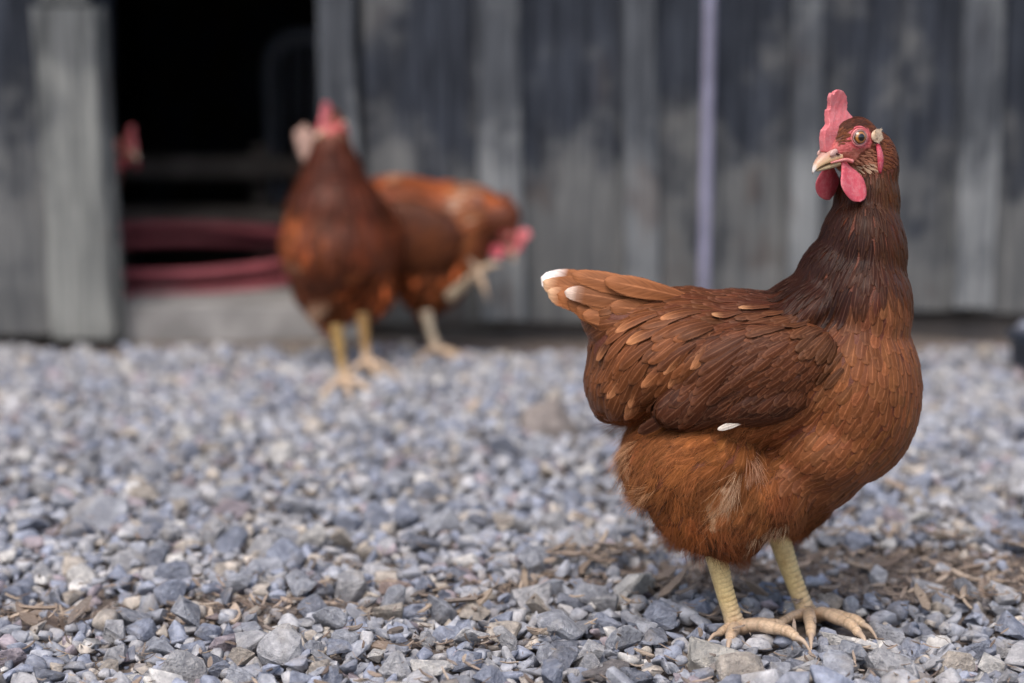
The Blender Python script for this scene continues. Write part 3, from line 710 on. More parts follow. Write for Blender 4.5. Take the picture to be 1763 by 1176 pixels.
def strands(pos, nrm, dirv, L, colr, n_per, r, spread=.45, width=.00035, lift=.25, tip=None):
    """soft down: every root carries a fan of thin curved barbs"""
    N = len(pos); M = N * n_per; rep = lambda a: np.repeat(a, n_per, 0)
    p, n, d, l, c = rep(pos), rep(nrm), rep(dirv), rep(L), rep(colr); b = unit(np.cross(n, d))
    t0 = r.uniform(0, .45, M); side = r.uniform(-1, 1, M); ll = l * r.uniform(.45, 1.0, M) * (1 - .35 * np.abs(side))
    p0 = p + d * (t0 * l)[:, None] * .6 + b * (side * l * .10)[:, None]
    lf = np.abs(r.normal(0, lift, M)) + .05; dd = unit(d + b * (side * spread + r.normal(0, .12, M))[:, None] + n * lf[:, None])
    cu = b * (r.normal(0, .35, M) + side * -.25)[:, None] - n * (lf * .9)[:, None]; cu[:, 2] -= .25
    ts = np.array([0, .4, .75, 1.]); K = 4
    pts = p0[:, None] + dd[:, None] * (ll[:, None] * ts)[..., None] + cu[:, None] * (ll[:, None] * ts ** 2 * .55)[..., None]
    wd = width * np.array([1, .85, .55, .12]); sd_ = unit(np.cross(dd, n) + 1e-9)[:, None] * wd[None, :, None] * .5
    V = np.stack([pts - sd_, pts + sd_], 2).reshape(-1, 3)
    q = np.array([(2 * k, 2 * k + 1, 2 * k + 3, 2 * k + 2) for k in range(K - 1)]); F = (q[None] + (np.arange(M) * 2 * K)[:, None, None]).reshape(-1, 4)
    cc = c * r.uniform(.88, 1.14, (M, 1)); tc = cc * 1.25 + .015 if tip is None else tip
    C = (cc[:, None] * (1 - ts[None, :, None] ** 2) + tc[:, None] * ts[None, :, None] ** 2); C = np.repeat(C[:, :, None], 2, 2).reshape(-1, 3)
    return V, F, C
def poisson(v, f, r, radf, n_cand, mask=None):
    tri = []
    for q in f:
        tri.append(q[:3])
        if len(q) == 4: tri.append((q[0], q[2], q[3]))
    tri = np.array(tri); a, b, c = v[tri[:, 0]], v[tri[:, 1]], v[tri[:, 2]]
    ar = np.linalg.norm(np.cross(b - a, c - a), axis=1); k = r.choice(len(tri), n_cand, p=ar / ar.sum())
    s, t = r.random(n_cand), r.random(n_cand); fl = s + t > 1; s[fl], t[fl] = 1 - s[fl], 1 - t[fl]
    p = a[k] + (b - a)[k] * s[:, None] + (c - a)[k] * t[:, None]; vn = vnormals(v, f)
    n = unit(vn[tri[k, 0]] * (1 - s - t)[:, None] + vn[tri[k, 1]] * s[:, None] + vn[tri[k, 2]] * t[:, None])
    rad = radf(p); grid = {}; cell = rad.max(); keep = []
    for i in range(n_cand):
        if mask is not None and not mask[i] if mask is not None and hasattr(mask, '__len__') else False: continue
        x, y, z = p[i]; c0 = (int(x // cell), int(y // cell), int(z // cell)); ok = True; r2 = rad[i] ** 2
        for dx in (-1, 0, 1):
            for dy in (-1, 0, 1):
                for dz in (-1, 0, 1):
                    for (qx, qy, qz) in grid.get((c0[0] + dx, c0[1] + dy, c0[2] + dz), ()):
                        if (qx - x) ** 2 + (qy - y) ** 2 + (qz - z) ** 2 < r2: ok = False; break
                    if not ok: break
                if not ok: break
            if not ok: break
        if ok: grid.setdefault(c0, []).append((x, y, z)); keep.append(i)
    return p[keep], n[keep]
def idw(q, ctrl, vals, pw=3.5):
    d2 = ((q[:, None] - ctrl[None]) ** 2).sum(-1) + 25.; wt = d2 ** (-pw / 2); wt /= wt.sum(1, keepdims=True); return wt @ vals, wt
def leg_parts(hen, knee, ankle, toes, hallux, rad, yellow, front, foot_name='leg', curl=False, fine=True):
    """shank from knee to ankle plus toes (list of end points on the ground) and the hind toe"""
    knee, ankle = np.asarray(knee), np.asarray(ankle); n = 70 if fine else 16; front = unit(front)
    pts = spline([knee, knee * .5 + ankle * .5 + front * -.0015, ankle], n); t = np.linspace(0, 1, n)
    rr = rad * (1.18 - .28 * np.sin(np.clip(t * 1.15, 0, 1) * math.pi * .62) + .32 * np.clip((t - .8) / .2, 0, 1) ** 2); nb = 17
    def mod(i, d):
        c = d @ front; s_ = (t[i] * nb) % 1.0
        return 1 + (.12 * (s_ ** .7 - .55) if fine else 0) * np.clip(c * 1.6 - .1, 0, 1) + .05 * max(0, -c) 
    v, f = tube(pts, rr, 28 if fine else 10, True, mod); k = np.repeat(t, 28 if fine else 10)[:, None]
    pk = lin(210, 184, 156); c = yellow * (1 - np.clip((k - .62) / .38, 0, 1)) + pk * np.clip((k - .62) / .38, 0, 1)
    # grime in the joints between the scutes
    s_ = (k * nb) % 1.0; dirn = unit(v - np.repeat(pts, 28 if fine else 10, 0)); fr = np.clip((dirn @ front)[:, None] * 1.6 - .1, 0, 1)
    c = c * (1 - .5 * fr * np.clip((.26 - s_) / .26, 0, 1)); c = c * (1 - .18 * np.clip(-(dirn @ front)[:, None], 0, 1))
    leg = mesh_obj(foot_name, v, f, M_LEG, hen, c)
    for ti, e in enumerate(list(toes) + [hallux]):
        e = np.asarray(e); hl = ti == len(toes); a0 = ankle + (0, 0, -.001) + (np.array([0, 0, .004]) if hl else 0); dv = e - a0; Lh = np.linalg.norm(dv)
        m = 40 if fine else 14; up = np.array([0, 0, 1.])
        ctrl = [a0, a0 + dv * .3 + up * Lh * (.10 if not curl else .05), a0 + dv * .62 + up * Lh * .09, a0 + dv * .85 + up * Lh * .07, e] if not hl else [a0, a0 + dv * .5 + up * Lh * .05, e]
        p = spline(ctrl, m); tt = np.linspace(0, 1, m); r0 = rad * (.68 if not hl else .56); pr = r0 * (1.05 - .42 * tt) * (1 + .10 * np.abs(np.sin(tt * math.pi * (3.5 if not hl else 2)))); pr[-3:] *= np.array([.9, .75, .5])
        def tm(i, d): return 1 + (.04 * ((tt[i] * 15) % 1 - .5) * max(0, d[2]) if fine else 0)
        v, f = tube(p, pr, 16 if fine else 8, True, tm); kk = np.repeat(tt, 16 if fine else 8)[:, None]; s_ = (kk * 15) % 1
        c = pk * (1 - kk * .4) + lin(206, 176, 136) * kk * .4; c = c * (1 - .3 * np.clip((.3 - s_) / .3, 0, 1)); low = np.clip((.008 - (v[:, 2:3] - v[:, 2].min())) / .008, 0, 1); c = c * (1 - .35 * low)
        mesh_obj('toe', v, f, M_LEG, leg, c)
        d2 = unit(p[-1] - p[-5]); cl = spline([p[-3], p[-1] + d2 * .006 + up * .0015, p[-1] + d2 * .014 - up * .003], 12)
        v, f = tube(cl, np.linspace(r0 * .55, .0006, 12), 10); mesh_obj('claw', v, f, M_CLAW, leg, np.repeat(lin(188, 164, 140)[None], len(v), 0))
    return leg

TONE = np.array([.90, .95, .86])
def drape_one(name, parent, bvh, sg, px, py, ang, L, W, c, tipc, Y, mat, r, off=.0015, lift=.03):
    s = Y / FPX; o = P(px, py, Y); hit = bvh.ray_cast(Vector((o[0], o[1] + sg * .3, o[2])), Vector((0, -sg, 0)))
    if hit[0] is None or abs(hit[1][1]) < .4: return None
    n = np.array(hit[1]); n = n if n[1] * sg > 0 else -n; d = np.array([math.cos(R(ang)), 0, math.sin(R(ang))]); d = unit(d - n * (d @ n))
    tip = None if tipc is None else np.array([[*lin(*tipc), 1.]])
    V, F, C, UV = feathers_on(bvh, np.array([hit[0]]), n[None], d[None], np.array([L * s]), np.array([W * s]), lin(*c)[None] * TONE * .74 * r.uniform(.85, 1.15), True, lift, .0, off, tip, .12, .5, r)
    UV[:, 0] += r.integers(0, 60); return mesh_obj(name, V, F, mat, parent, C, UV)
def make_hen(base, Y, blobs, head, field, label, fine, spots=(), wings=(), tail=None, fluff_n=0, seed=1, cands=26000, scale=1.0, tuft=True, group=None, saddle=()):
    r = np.random.default_rng(seed); hen = empty('hen', base); tag(hen, label, 'hen', group)
    parts = [blob(b[0], b[1], Y, *b[2:]) for b in blobs]
    parts += [head.ell(c, q) for c, q in HEAD_BLOBS]
    v, f = join(parts); v, f = remesh(v, f, .0024 if fine else .005, 10 if fine else 16)
    L = head.loc(v); inhead = np.abs(L).max(1) < 60; fm = inhead & face_mask(L)
    C = np.empty((len(v), 3)); C[:] = lin(104, 56, 34); C[fm] = lin(206, 108, 106)
    near_eye = fm & ((((L[:, 0] - 3.5) / 8.5) ** 2 + ((L[:, 2] - 2) / 7.5) ** 2) < 1); C[near_eye] = lin(208, 84, 92)
    low = fm & (L[:, 2] < -5) & (L[:, 0] < 18); C[low] = lin(176, 108, 92)
    mesh_obj('body', v, f, M_SKIN, hen, C)
    bvh = BVHTree.FromPolygons([tuple(x) for x in v], f)
    fx = np.array([q[:2] for q in field], float); ang = np.radians([q[2] for q in field]); s = Y / FPX
    vals = np.column_stack([np.cos(ang), np.sin(ang), [q[3] for q in field], [q[4] for q in field], np.array([lin(*q[5]) for q in field])])
    vals[:, 4:7] *= TONE
    kind = np.array([q[6] for q in field]); vals[:, 4:7] *= np.array([.80, .46, .76, .74])[kind][:, None] if fine else np.array([1.0, .86, .80])
    sz = np.where(kind == 2, 1.0, np.where(kind == 1, .95, .86)) if fine else np.ones(len(kind)); vals[:, 2] *= sz; vals[:, 3] *= sz * np.where(kind == 0, 1.12, 1.)
    def look(p):
        q = project(p); a, wt = idw(q, fx, vals); k = kind[np.argmax(wt, 1)]; return q, a, k, wt
    def rad(p):
        q, a, k, _ = look(p); hl = head.loc(p); ih = (np.abs(hl).max(1) < 34) & (hl[:, 2] > -22); rr = np.sqrt(a[:, 2] * a[:, 3]) * s * np.where(k == 1, .38, np.where(k == 2, .36, .45))
        return np.where(ih, .00125 * (1 if fine else 3.7), rr)
    pos, nrm = poisson(v, f, r, rad, cands)
    hl = head.loc(pos); ih = (np.abs(hl).max(1) < 34) & (hl[:, 2] > -22); fmask = (np.abs(hl).max(1) < 60) & face_mask(hl)
    q, a, k, wt = look(pos); d3 = np.stack([a[:, 0], np.zeros(len(a)), a[:, 1]], -1)
    hd = -head.B[0] / np.linalg.norm(head.B[0]); hu = head.B[2] / np.linalg.norm(head.B[2])
    d3 = np.where(ih[:, None], hd + hu * -.35 * np.clip((12 - hl[:, 2]) / 20, 0, 1.6)[:, None], d3)
    sw = np.where(k == 2, .35, .05); d3 = d3 + np.stack([np.sin(pos[:, 0] * 95 + pos[:, 2] * 60) * sw, 0 * sw, np.sin(pos[:, 2] * 110 - pos[:, 0] * 70 + 1) * sw * .6], -1)
    d3 = d3 + r.normal(0, .06, d3.shape); d3 = unit(d3 - nrm * (d3 * nrm).sum(1, keepdims=True))
    Lf = a[:, 2] * s * r.uniform(.85, 1.15, len(a)); Wf = a[:, 3] * s * r.uniform(.88, 1.12, len(a)); cf = a[:, 4:7] * np.exp(r.normal(0, .12 if fine else .32, (len(a), 1)) * np.where(k == 1, .8, np.where(k == 2, 2.0, 1.))[:, None]) * (1 + r.normal(0, .03, (len(a), 3)))
    tip = np.zeros((len(a), 4)); tip[:, :3] = cf * 1.2
    for sx, sy, sr, sc_, pr in spots:
        hit = (np.hypot(q[:, 0] - sx, q[:, 1] - sy) < sr) & (r.random(len(q)) < pr) & (pos[:, 1] < Y + .02); tip[hit, :3] = lin(*sc_) * r.uniform(.85, 1.1, (hit.sum(), 1)); tip[hit, 3] = 1
    # head feathers: tiny and hair like; rusty crown, paler cheek
    Lf = np.where(ih, (.0056 if fine else .0085) * scale * r.uniform(.7, 1.25, len(a)), Lf); Wf = np.where(ih, (.00125 if fine else .003) * scale, Wf)
    chk = ih & (hl[:, 2] < -2) & (hl[:, 0] > -9); hc = np.where(chk[:, None], lin(160, 108, 84), lin(110, 62, 37)); crown = ih & (hl[:, 0] > -6) & (hl[:, 2] > 9); hc = np.where(crown[:, None], lin(74, 41, 29), hc)
    thr = ih & (hl[:, 2] < -17) & (hl[:, 0] > -6); hc = np.where(thr[:, None], lin(190, 160, 132), hc)
    cf = np.where(ih[:, None], hc * np.exp(r.normal(0, .09, (len(a), 1))), cf); k = np.where(ih, 0, k); tip[ih, 3] = 0
    for kk, nm, mt, lift, pt in ((0, 'plumage', M_CONTOUR, .035, 0.0), (1, 'neck_hackle', M_HACKLE, .04, .6), (3, 'back_plumage', M_WING, .045, .0)):
        m = (k == kk) & ~fmask
        if m.sum() == 0: continue
        V, F, CC, UV = feathers_on(bvh, pos[m], nrm[m], d3[m], Lf[m], Wf[m], cf[m], fine, lift, pt, tipcol=tip[m], r=r)
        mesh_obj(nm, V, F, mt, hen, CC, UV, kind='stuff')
    # soft down on thighs and belly
    m = (k == 2) & ~fmask
    if m.sum():
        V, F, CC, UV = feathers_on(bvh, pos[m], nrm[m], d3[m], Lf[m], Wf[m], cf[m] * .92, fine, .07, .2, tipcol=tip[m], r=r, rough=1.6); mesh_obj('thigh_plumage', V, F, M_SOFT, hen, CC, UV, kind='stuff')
        if fluff_n:
            V, F, CC = strands(pos[m], nrm[m], d3[m], Lf[m] * r.uniform(.7, 1.35, m.sum()), cf[m] * 1.05, fluff_n, r, .55, .0002, .34); V = V + 0
            mesh_obj('thigh_down', V, F, M_FLUFF, hen, CC, kind='stuff')
            hot = tip[m][:, 3] > 0
            if hot.sum():
                V, F, CC = strands(pos[m][hot], nrm[m][hot], d3[m][hot], Lf[m][hot] * 1.3, tip[m][hot][:, :3], 22, r, .6, .00022, .4, None); mesh_obj('white_down', V, F, M_FLUFF, hen, CC, kind='stuff')
    if fine:   # fine bristles of the cheek and the pale ear tuft
        cm = ih & chk & ~fmask; V, F, CC = strands(pos[cm], nrm[cm], d3[cm], np.full(cm.sum(), .007), cf[cm], 3, r, .3, .00025, .15); mesh_obj('cheek_bristles', V, F, M_FLUFF, hen, CC, kind='stuff')
        # scattered loose filaments soften the breast outline
        lm = (k == 0) & ~ih & (r.random(len(k)) < .35); V, F, CC = strands(pos[lm] + nrm[lm] * .001, nrm[lm], d3[lm], Lf[lm] * .9, cf[lm] * 1.15, 3, r, .4, .00022, .12); mesh_obj('loose_barbs', V, F, M_FLUFF, hen, CC, kind='stuff')
    if tuft:
        for sgn in (1, -1):
            pv = US_V * np.array([4.8, 1.7, 4.4]) + np.array([-11.0, sgn * 15.4, 2.0]); mesh_obj('ear_puff', head.w(pv), US_F, M_FLUFF, hen, np.repeat(lin(222, 196, 166)[None], len(pv), 0))
            nT = head.B[1] / np.linalg.norm(head.B[1]) * sgn; m = 130 if fine else 12
            o3 = np.array([head.w((-8 - 4.5 * abs(t1), sgn * (16.6 + 1.6 * t3), 2.2 + 4.2 * t2)) for t1, t2, t3 in r.uniform(-1, 1, (m, 3))]); dT = unit(np.repeat((hd + hu * .1)[None], m, 0) + r.normal(0, .12, (m, 3)))
            V, F, CC = strands(o3, np.repeat(nT[None], m, 0), dT, np.full(m, .0040 * scale), np.repeat(lin(226, 202, 174)[None], m, 0), 12 if fine else 4, r, .35, .0003, .15); mesh_obj('ear_tuft', V, F, M_FLUFF, hen, CC, kind='stuff')
    head_parts(head, hen, fine)
    # wings
    for wi, (wb_, wfield, rows) in enumerate(wings):
        wv, wf = join([blob(b[0], b[1], Y, *b[2:]) for b in wb_]); wv, wf = remesh(wv, wf, .003 if fine else .006, 6); wing = mesh_obj('wing', wv, wf, M_SKIN, hen, np.repeat(lin(80, 44, 28)[None], len(wv), 0))
        wb = BVHTree.FromPolygons([tuple(x) for x in wv], wf); wx = np.array([q_[:2] for q_ in wfield], float); wa = np.radians([q_[2] for q_ in wfield])
        wvals = np.column_stack([np.cos(wa), np.sin(wa), [q_[3] for q_ in wfield], [q_[4] for q_ in wfield], np.array([lin(*q_[5]) for q_ in wfield]) * TONE * .68])
        wr = lambda p: np.sqrt(np.prod(idw(project(p), wx, wvals)[0][:, 2:4], 1)) * s * .40
        wp, wn_ = poisson(wv, wf, r, wr, cands // 3); out = (wn_[:, 1] < .25) if wb_[0][2] < 0 else (wn_[:, 1] > -.25); wp, wn_ = wp[out], wn_[out]
        qq = project(wp); a, _ = idw(qq, wx, wvals); d3 = np.stack([a[:, 0], np.zeros(len(a)), a[:, 1]], -1) + r.normal(0, .07, (len(a), 3)); d3 = unit(d3 - wn_ * (d3 * wn_).sum(1, keepdims=True))
        tip = np.zeros((len(a), 4)); cf = a[:, 4:7] * np.exp(r.normal(0, .15, (len(a), 1)))
        for sx, sy, sr, sc_, pr in spots:
            hit = (np.hypot(qq[:, 0] - sx, qq[:, 1] - sy) < sr) & (r.random(len(qq)) < pr) & (wp[:, 1] < Y); tip[hit, :3] = lin(*sc_); tip[hit, 3] = 1
        V, F, CC, UV = feathers_on(wb, wp, wn_, d3, a[:, 2] * s * r.uniform(.85, 1.15, len(a)), a[:, 3] * s * r.uniform(.9, 1.1, len(a)), cf, fine, .035, .0, tipcol=tip, r=r)
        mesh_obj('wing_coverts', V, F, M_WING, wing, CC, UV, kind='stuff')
        sg = -1 if wb_[0][2] < 0 else 1
        for (px, py, an, l_, w_, c_, tc) in rows: drape_one('flight_feather', wing, wb, sg, px, py, an, l_, w_, c_, tc, Y, M_WING, r)
    if fine and wings:
        for sg, wi in ((-1, 0), (1, 1)):
            wv, wf = join([blob(b[0], b[1], Y, *b[2:]) for b in wings[wi][0]]); off = len(v)
            cb = BVHTree.FromPolygons([tuple(x) for x in v] + [tuple(x) for x in wv], list(f) + [tuple(i + off for i in q_) for q_ in wf])
            for i in range(34):
                t = r.random(); px = 1295 + 135 * t + r.normal(0, 8); py = 528 + 14 * t + 62 * t ** 3 + r.normal(0, 9)
                drape_one('scapular_feather', hen, cb, sg, px, py, 208 + 26 * t + r.normal(0, 4), r.uniform(40, 50), r.uniform(14, 17), (112 - 6 * t, 64, 41), None, Y, M_WING, r, .0024, .02)
    for (px, py, an, l_, w_, c_, tc) in saddle:
        for sg in (-1, 1): drape_one('saddle_feather', hen, bvh, sg, px, py, an, l_ * .82, w_ * .76, c_, tc if sg < 0 else None, Y, M_WING, r, .003, .05)
    if tail:
        for (p0, p1, w_, c_, dy0, dy1, nx, tipc) in tail:
            single_feather('tail_feather', hen, P(*p0, Y + dy0), P(*p1, Y + dy1), np.array([0, -1 if (dy1 <= 0 or dy1 > .1) else 1, nx]), w_ * s, lin(*c_) * TONE * .85, tipc, r, M_CONTOUR, .05)
    return hen
def single_feather(name, parent, a, b, n, W, c, tipc, r, mat, bow):
    rows = np.array([0, .12, .25, .4, .55, .68, .78, .86, .92, .97, 1.]); us = np.linspace(-1, 1, 7); d = b - a; Ln = np.linalg.norm(d); t = unit(d); n = unit(n - t * (n @ t)); bi = np.cross(n, t)
    mid = a + d * rows[:, None] + n * (bow * Ln * np.sin(rows * math.pi))[:, None]; mid = mid - bi * (.05 * Ln * rows ** 2)[:, None] * r.uniform(-.6, .6)
    wv = wprof(rows, .0)[:, None] * W * .5 * us[None] * (1 + r.normal(0, .03, (len(rows), 7))); V = mid[:, None] + bi * wv[..., None] - n * (.10 * W * us ** 2)[None, :, None]
    a_ = (np.arange(len(rows) - 1)[:, None] * 7 + np.arange(6)[None]).ravel(); F = np.stack([a_, a_ + 1, a_ + 8, a_ + 7], -1); C = np.repeat(np.repeat(c[None, None] * r.uniform(.85, 1.15), len(rows), 0), 7, 1)
    if tipc is not None:
        wt = np.clip((rows - tipc[3]) / .10, 0, 1)[:, None, None]; C = C * (1 - wt) + lin(*tipc[:3]) * wt
    UV = np.empty((len(rows), 7, 2)); UV[..., 0] = .01 + .98 * (us * .5 + .5)[None]; UV[..., 0] += r.integers(0, 50); UV[..., 1] = rows[:, None]
    return mesh_obj(name, V.reshape(-1, 3), F, mat, parent, C.reshape(-1, 3), UV.reshape(-1, 2))

# ---- the hen in front
def front_hen():
    Y = 1.33
    BR = (146, 86, 54); HK = (60, 25, 16); BK = (112, 62, 38); SD = (132, 76, 46); TH = (150, 88, 52)
    blobs = [(1285, 640, 0, 225, 140, .080, -6), (1450, 665, 0, 132, 172, .082, 4), (1410, 750, 0, 130, 105, .078, 30), (1472, 535, 0, 94, 130, .062, -2), (1484, 440, 0, 74, 110, .044, 0), (1494, 350, .004, 55, 80, .029, 0), (1503, 290, .004, 45, 66, .022, 0),
             (1380, 530, 0, 95, 52, .052, 32), (1425, 475, 0, 50, 78, .040, -24), (1130, 610, 0, 118, 108, .070, 10), (1180, 600, 0, 120, 105, .076, 0), (1070, 555, 0, 72, 55, .038, -25), (1080, 655, 0, 74, 76, .056, 0), (1030, 513, 0, 58, 28, .014, -22), (1052, 690, 0, 36, 36, .03, 0),
             (1190, 790, -.036, 128, 95, .048, -8), (1215, 858, -.038, 108, 74, .042, -15), (1190, 790, .036, 115, 90, .045, 0), (1330, 810, 0, 130, 85, .068, 10), (1300, 830, -.03, 95, 75, .045, 0), (1392, 860, .030, 62, 66, .036, 0), (1372, 905, .036, 50, 42, .028, 0), (1248, 905, -.040, 52, 34, .028, 0), (1400, 815, 0, 95, 62, .06, 25), (1310, 880, 0, 70, 40, .04, 0)]
    HK2 = (74, 35, 22)
    field = [(1485, 330, 268, 40, 9, HK2, 1), (1430, 400, 250, 60, 11, HK, 1), (1480, 410, 262, 60, 12, HK, 1), (1545, 400, 275, 58, 11, (104, 58, 36), 1), (1540, 320, 268, 40, 9, (116, 68, 40), 1), (1500, 260, 262, 30, 8, (120, 70, 42), 1),
             (1400, 470, 240, 84, 12, HK, 1), (1450, 490, 255, 76, 14, HK, 1), (1375, 515, 235, 84, 13, (84, 42, 30), 1), (1562, 470, 272, 60, 15, (118, 66, 42), 1), (1500, 470, 265, 56, 17, (94, 50, 35), 1),
             (1480, 535, 262, 52, 22, (116, 66, 45), 0), (1540, 520, 270, 50, 21, (146, 88, 58), 0), (1425, 570, 240, 56, 24, (122, 70, 46), 0), (1540, 600, 266, 52, 25, BR, 0), (1470, 610, 256, 52, 25, (146, 86, 54), 0), (1560, 690, 258, 52, 26, BR, 0),
             (1480, 690, 246, 54, 28, BR, 0), (1430, 660, 232, 50, 24, (134, 78, 48), 0), (1520, 770, 238, 54, 29, (146, 86, 52), 0), (1430, 750, 228, 56, 30, BR, 0), (1450, 820, 222, 56, 30, (128, 74, 46), 0), (1380, 740, 225, 54, 28, (146, 84, 52), 0), (1390, 820, 225, 58, 30, (124, 70, 44), 0),
             (1300, 505, 200, 66, 22, (108, 60, 42), 3), (1210, 505, 188, 66, 25, BK, 3), (1130, 512, 176, 68, 26, (132, 76, 46), 3), (1340, 490, 215, 66, 20, (90, 48, 35), 3),
             (1080, 525, 166, 72, 28, (146, 86, 52), 3), (1040, 510, 160, 76, 30, (154, 92, 56), 3), (990, 496, 166, 44, 26, (158, 98, 62), 3), (1040, 570, 200, 74, 30, SD, 3), (1110, 580, 214, 76, 30, SD, 3), (1170, 560, 206, 70, 28, BK, 3), (1035, 640, 238, 76, 32, SD, 3), (1090, 660, 236, 80, 32, (134, 76, 46), 3), (1130, 640, 228, 76, 30, SD, 3), (1040, 700, 244, 66, 28, (132, 80, 52), 3), (1230, 560, 200, 60, 25, BK, 3), (1000, 600, 235, 60, 28, SD, 3),
             (1090, 760, 215, 50, 26, TH, 2), (1150, 770, 222, 54, 28, TH, 2), (1230, 770, 225, 54, 28, (160, 94, 54), 2), (1320, 770, 225, 54, 28, (148, 86, 50), 2), (1110, 830, 235, 54, 28, (162, 100, 62), 2), (1180, 840, 248, 56, 30, (150, 86, 48), 2), (1270, 840, 245, 56, 28, (158, 96, 58), 2), (1190, 910, 258, 50, 28, (138, 76, 42), 2), (1260, 920, 268, 46, 26, (128, 70, 40), 2), (1340, 860, 245, 54, 28, (140, 80, 48), 2), (1390, 890, 258, 48, 26, (146, 88, 54), 2), (1340, 930, 262, 40, 22, (120, 66, 40), 2)]
    spots = [(1268, 815, 26, (204, 166, 132), .35), (1255, 850, 22, (190, 152, 116), .3), (1330, 905, 24, (200, 166, 132), .4), (1575, 550, 18, (198, 164, 130), .4), (1075, 770, 40, (200, 152, 112), .4), (1100, 850, 30, (196, 146, 106), .3), (1290, 780, 16, (196, 150, 120), .3)]
    # folded wing, near side and far side
    wblob = lambda sg: [(1270, 618, sg * .064, 132, 80, .020, 8), (1355, 598, sg * .057, 70, 60, .019, 0), (1195, 662, sg * .067, 88, 44, .013, 20), (1280, 668, sg * .064, 100, 38, .019, 6)]
    wc, wd = (104, 57, 36), (82, 44, 29)
    wfield = [(1410, 580, 225, 34, 18, (126, 72, 46), 3), (1400, 640, 220, 36, 19, wc, 3), (1330, 560, 208, 38, 20, (116, 66, 44), 3), (1330, 620, 212, 38, 19, wc, 3), (1250, 560, 208, 46, 23, (112, 62, 40), 3), (1260, 630, 214, 44, 21, wd, 3), (1330, 690, 216, 44, 21, wd, 3), (1200, 620, 222, 58, 26, wc, 3), (1180, 690, 224, 66, 26, wd, 3), (1260, 700, 212, 54, 23, wd, 3)]
    def rows(sg):
        o = []
        for i in range(8):     # secondaries along the rear edge
            t = i / 7; o.append((1262 - 62 * t, 556 + 104 * t, 214 + 16 * t, 88 - 18 * t, 23, (108 - 16 * t, 60 - 11 * t, 38 - 7 * t), None))
        for i in range(7):     # lower edge
            t = i / 6; o.append((1230 + 110 * t, 690 - 6 * t, 204 + 4 * t, 74 - 16 * t, 22, (90, 49, 32), None))
        for i in range(6):     # greater coverts
            t = i / 5; o.append((1330 - 96 * t, 566 + 66 * t, 216 + 6 * t, 52, 19, (108 - 12 * t, 60 - 8 * t, 38 - 5 * t), None))
        return o
    saddle = [(1230, 520, 200, 92, 26, BK, None), (1200, 540, 206, 96, 28, (126, 72, 44), None), (1170, 530, 198, 96, 28, (134, 78, 48), None), (1140, 545, 204, 92, 28, SD, (176, 118, 76)), (1180, 570, 212, 96, 28, BK, None), (1150, 590, 220, 96, 28, (130, 74, 45), (170, 110, 70)),
              (1115, 570, 216, 92, 28, SD, None), (1090, 600, 228, 90, 28, SD, None), (1125, 625, 230, 96, 28, (126, 70, 42), None), (1100, 650, 238, 86, 28, (140, 80, 50), (172, 112, 72)), (1070, 640, 236, 84, 28, SD, None), (1150, 640, 232, 92, 26, (118, 66, 40), None), (1060, 590, 222, 84, 28, (142, 82, 50), None), (1050, 660, 246, 76, 26, (134, 80, 52), None),
              (1290, 515, 204, 70, 20, (116, 68, 46), (172, 124, 86)), (1310, 522, 206, 66, 18, (116, 68, 46), (172, 124, 86)), (1262, 528, 206, 70, 20, (116, 68, 46), (172, 124, 86))]
    rs = np.random.default_rng(4)
    for i in range(46):
        t = rs.random(); q = rs.random(); saddle.append((1235 - 180 * t, 515 + 22 * t + q * (40 + 110 * t), 198 + 34 * q + 14 * t + rs.normal(0, 4), rs.uniform(72, 92), rs.uniform(25, 32), tuple(np.array(SD) * rs.uniform(.86, 1.1)), (168, 112, 74) if rs.random() < .22 else None))
    tl = []
    tipsN = [(932, 476), (934, 488), (943, 500), (958, 511), (978, 516), (992, 530), (1006, 545)]
    for i, tp in enumerate(tipsN):
        t = i / 6
        for sg in (-1, 1):
            tl.append(((1120 - 10 * t, 528 + 30 * t), (tp[0] + (6 if sg > 0 else 0), tp[1] - 2), 62 - 12 * t, (158 - 14 * t, 94 - 10 * t, 56 - 8 * t), sg * (.012 + .014 * t), sg * (.004 + .022 * t), .55 - .3 * t, (236, 228, 220, .80) if i == 0 else ((196, 160, 126, .88) if i in (1, 2) else None)))
    # shorter tail coverts over the base
    for i, (p0, p1, tc) in enumerate([((1150, 515), (985, 470), None), ((1130, 530), (972, 500), (206, 186, 170, .84)), ((1140, 540), (1010, 515), None), ((1120, 550), (1003, 540), None), ((1180, 512), (1040, 486), None), ((1160, 540), (1050, 530), None)]):
        for sg in (-1, 1): tl.append((p0, p1, 38, (152, 92, 58), sg * .026, sg * (.019 + .003 * i), .4, tc if sg < 0 else None))
    head = Head(P(1459, 241, Y) + (0, -.012, 0), 216, 8, 1.0)
    hen = make_hen(G(1320, 1100), Y, blobs, head, field, 'reddish brown hen standing sideways in sharp focus, red comb upright, head turned back', True, spots,
                   [(wblob(-1), wfield, rows(-1)), (wblob(1), wfield, rows(1))], tl, 24, 3, 75000, 1.0, True, saddle=saddle)
    yl = lin(240, 212, 150)
    kn = P(1230, 940, 1.295); an = P(1268, 1082, 1.295); z = .012
    def g(px, py, zz=z): return G(px, py, zz)
    leg_parts(hen, kn, an, [G(1256, 1104, .016), G(1374, 1100, .020), G(1350, 1080, .014)], G(1236, 1092, .014), .0076, yl, np.array([.75, -.65, 0]))
    kn = P(1338, 912, 1.352); an = P(1392, 1062, 1.345)
    leg_parts(hen, kn, an, [G(1396, 1096, .014), G(1480, 1093, .016), G(1488, 1078, .013)], G(1335, 1078, .013), .0078, yl, np.array([.8, -.6, 0]))
    wh = [c for c in hen.children if c.name.startswith('wing')][0]
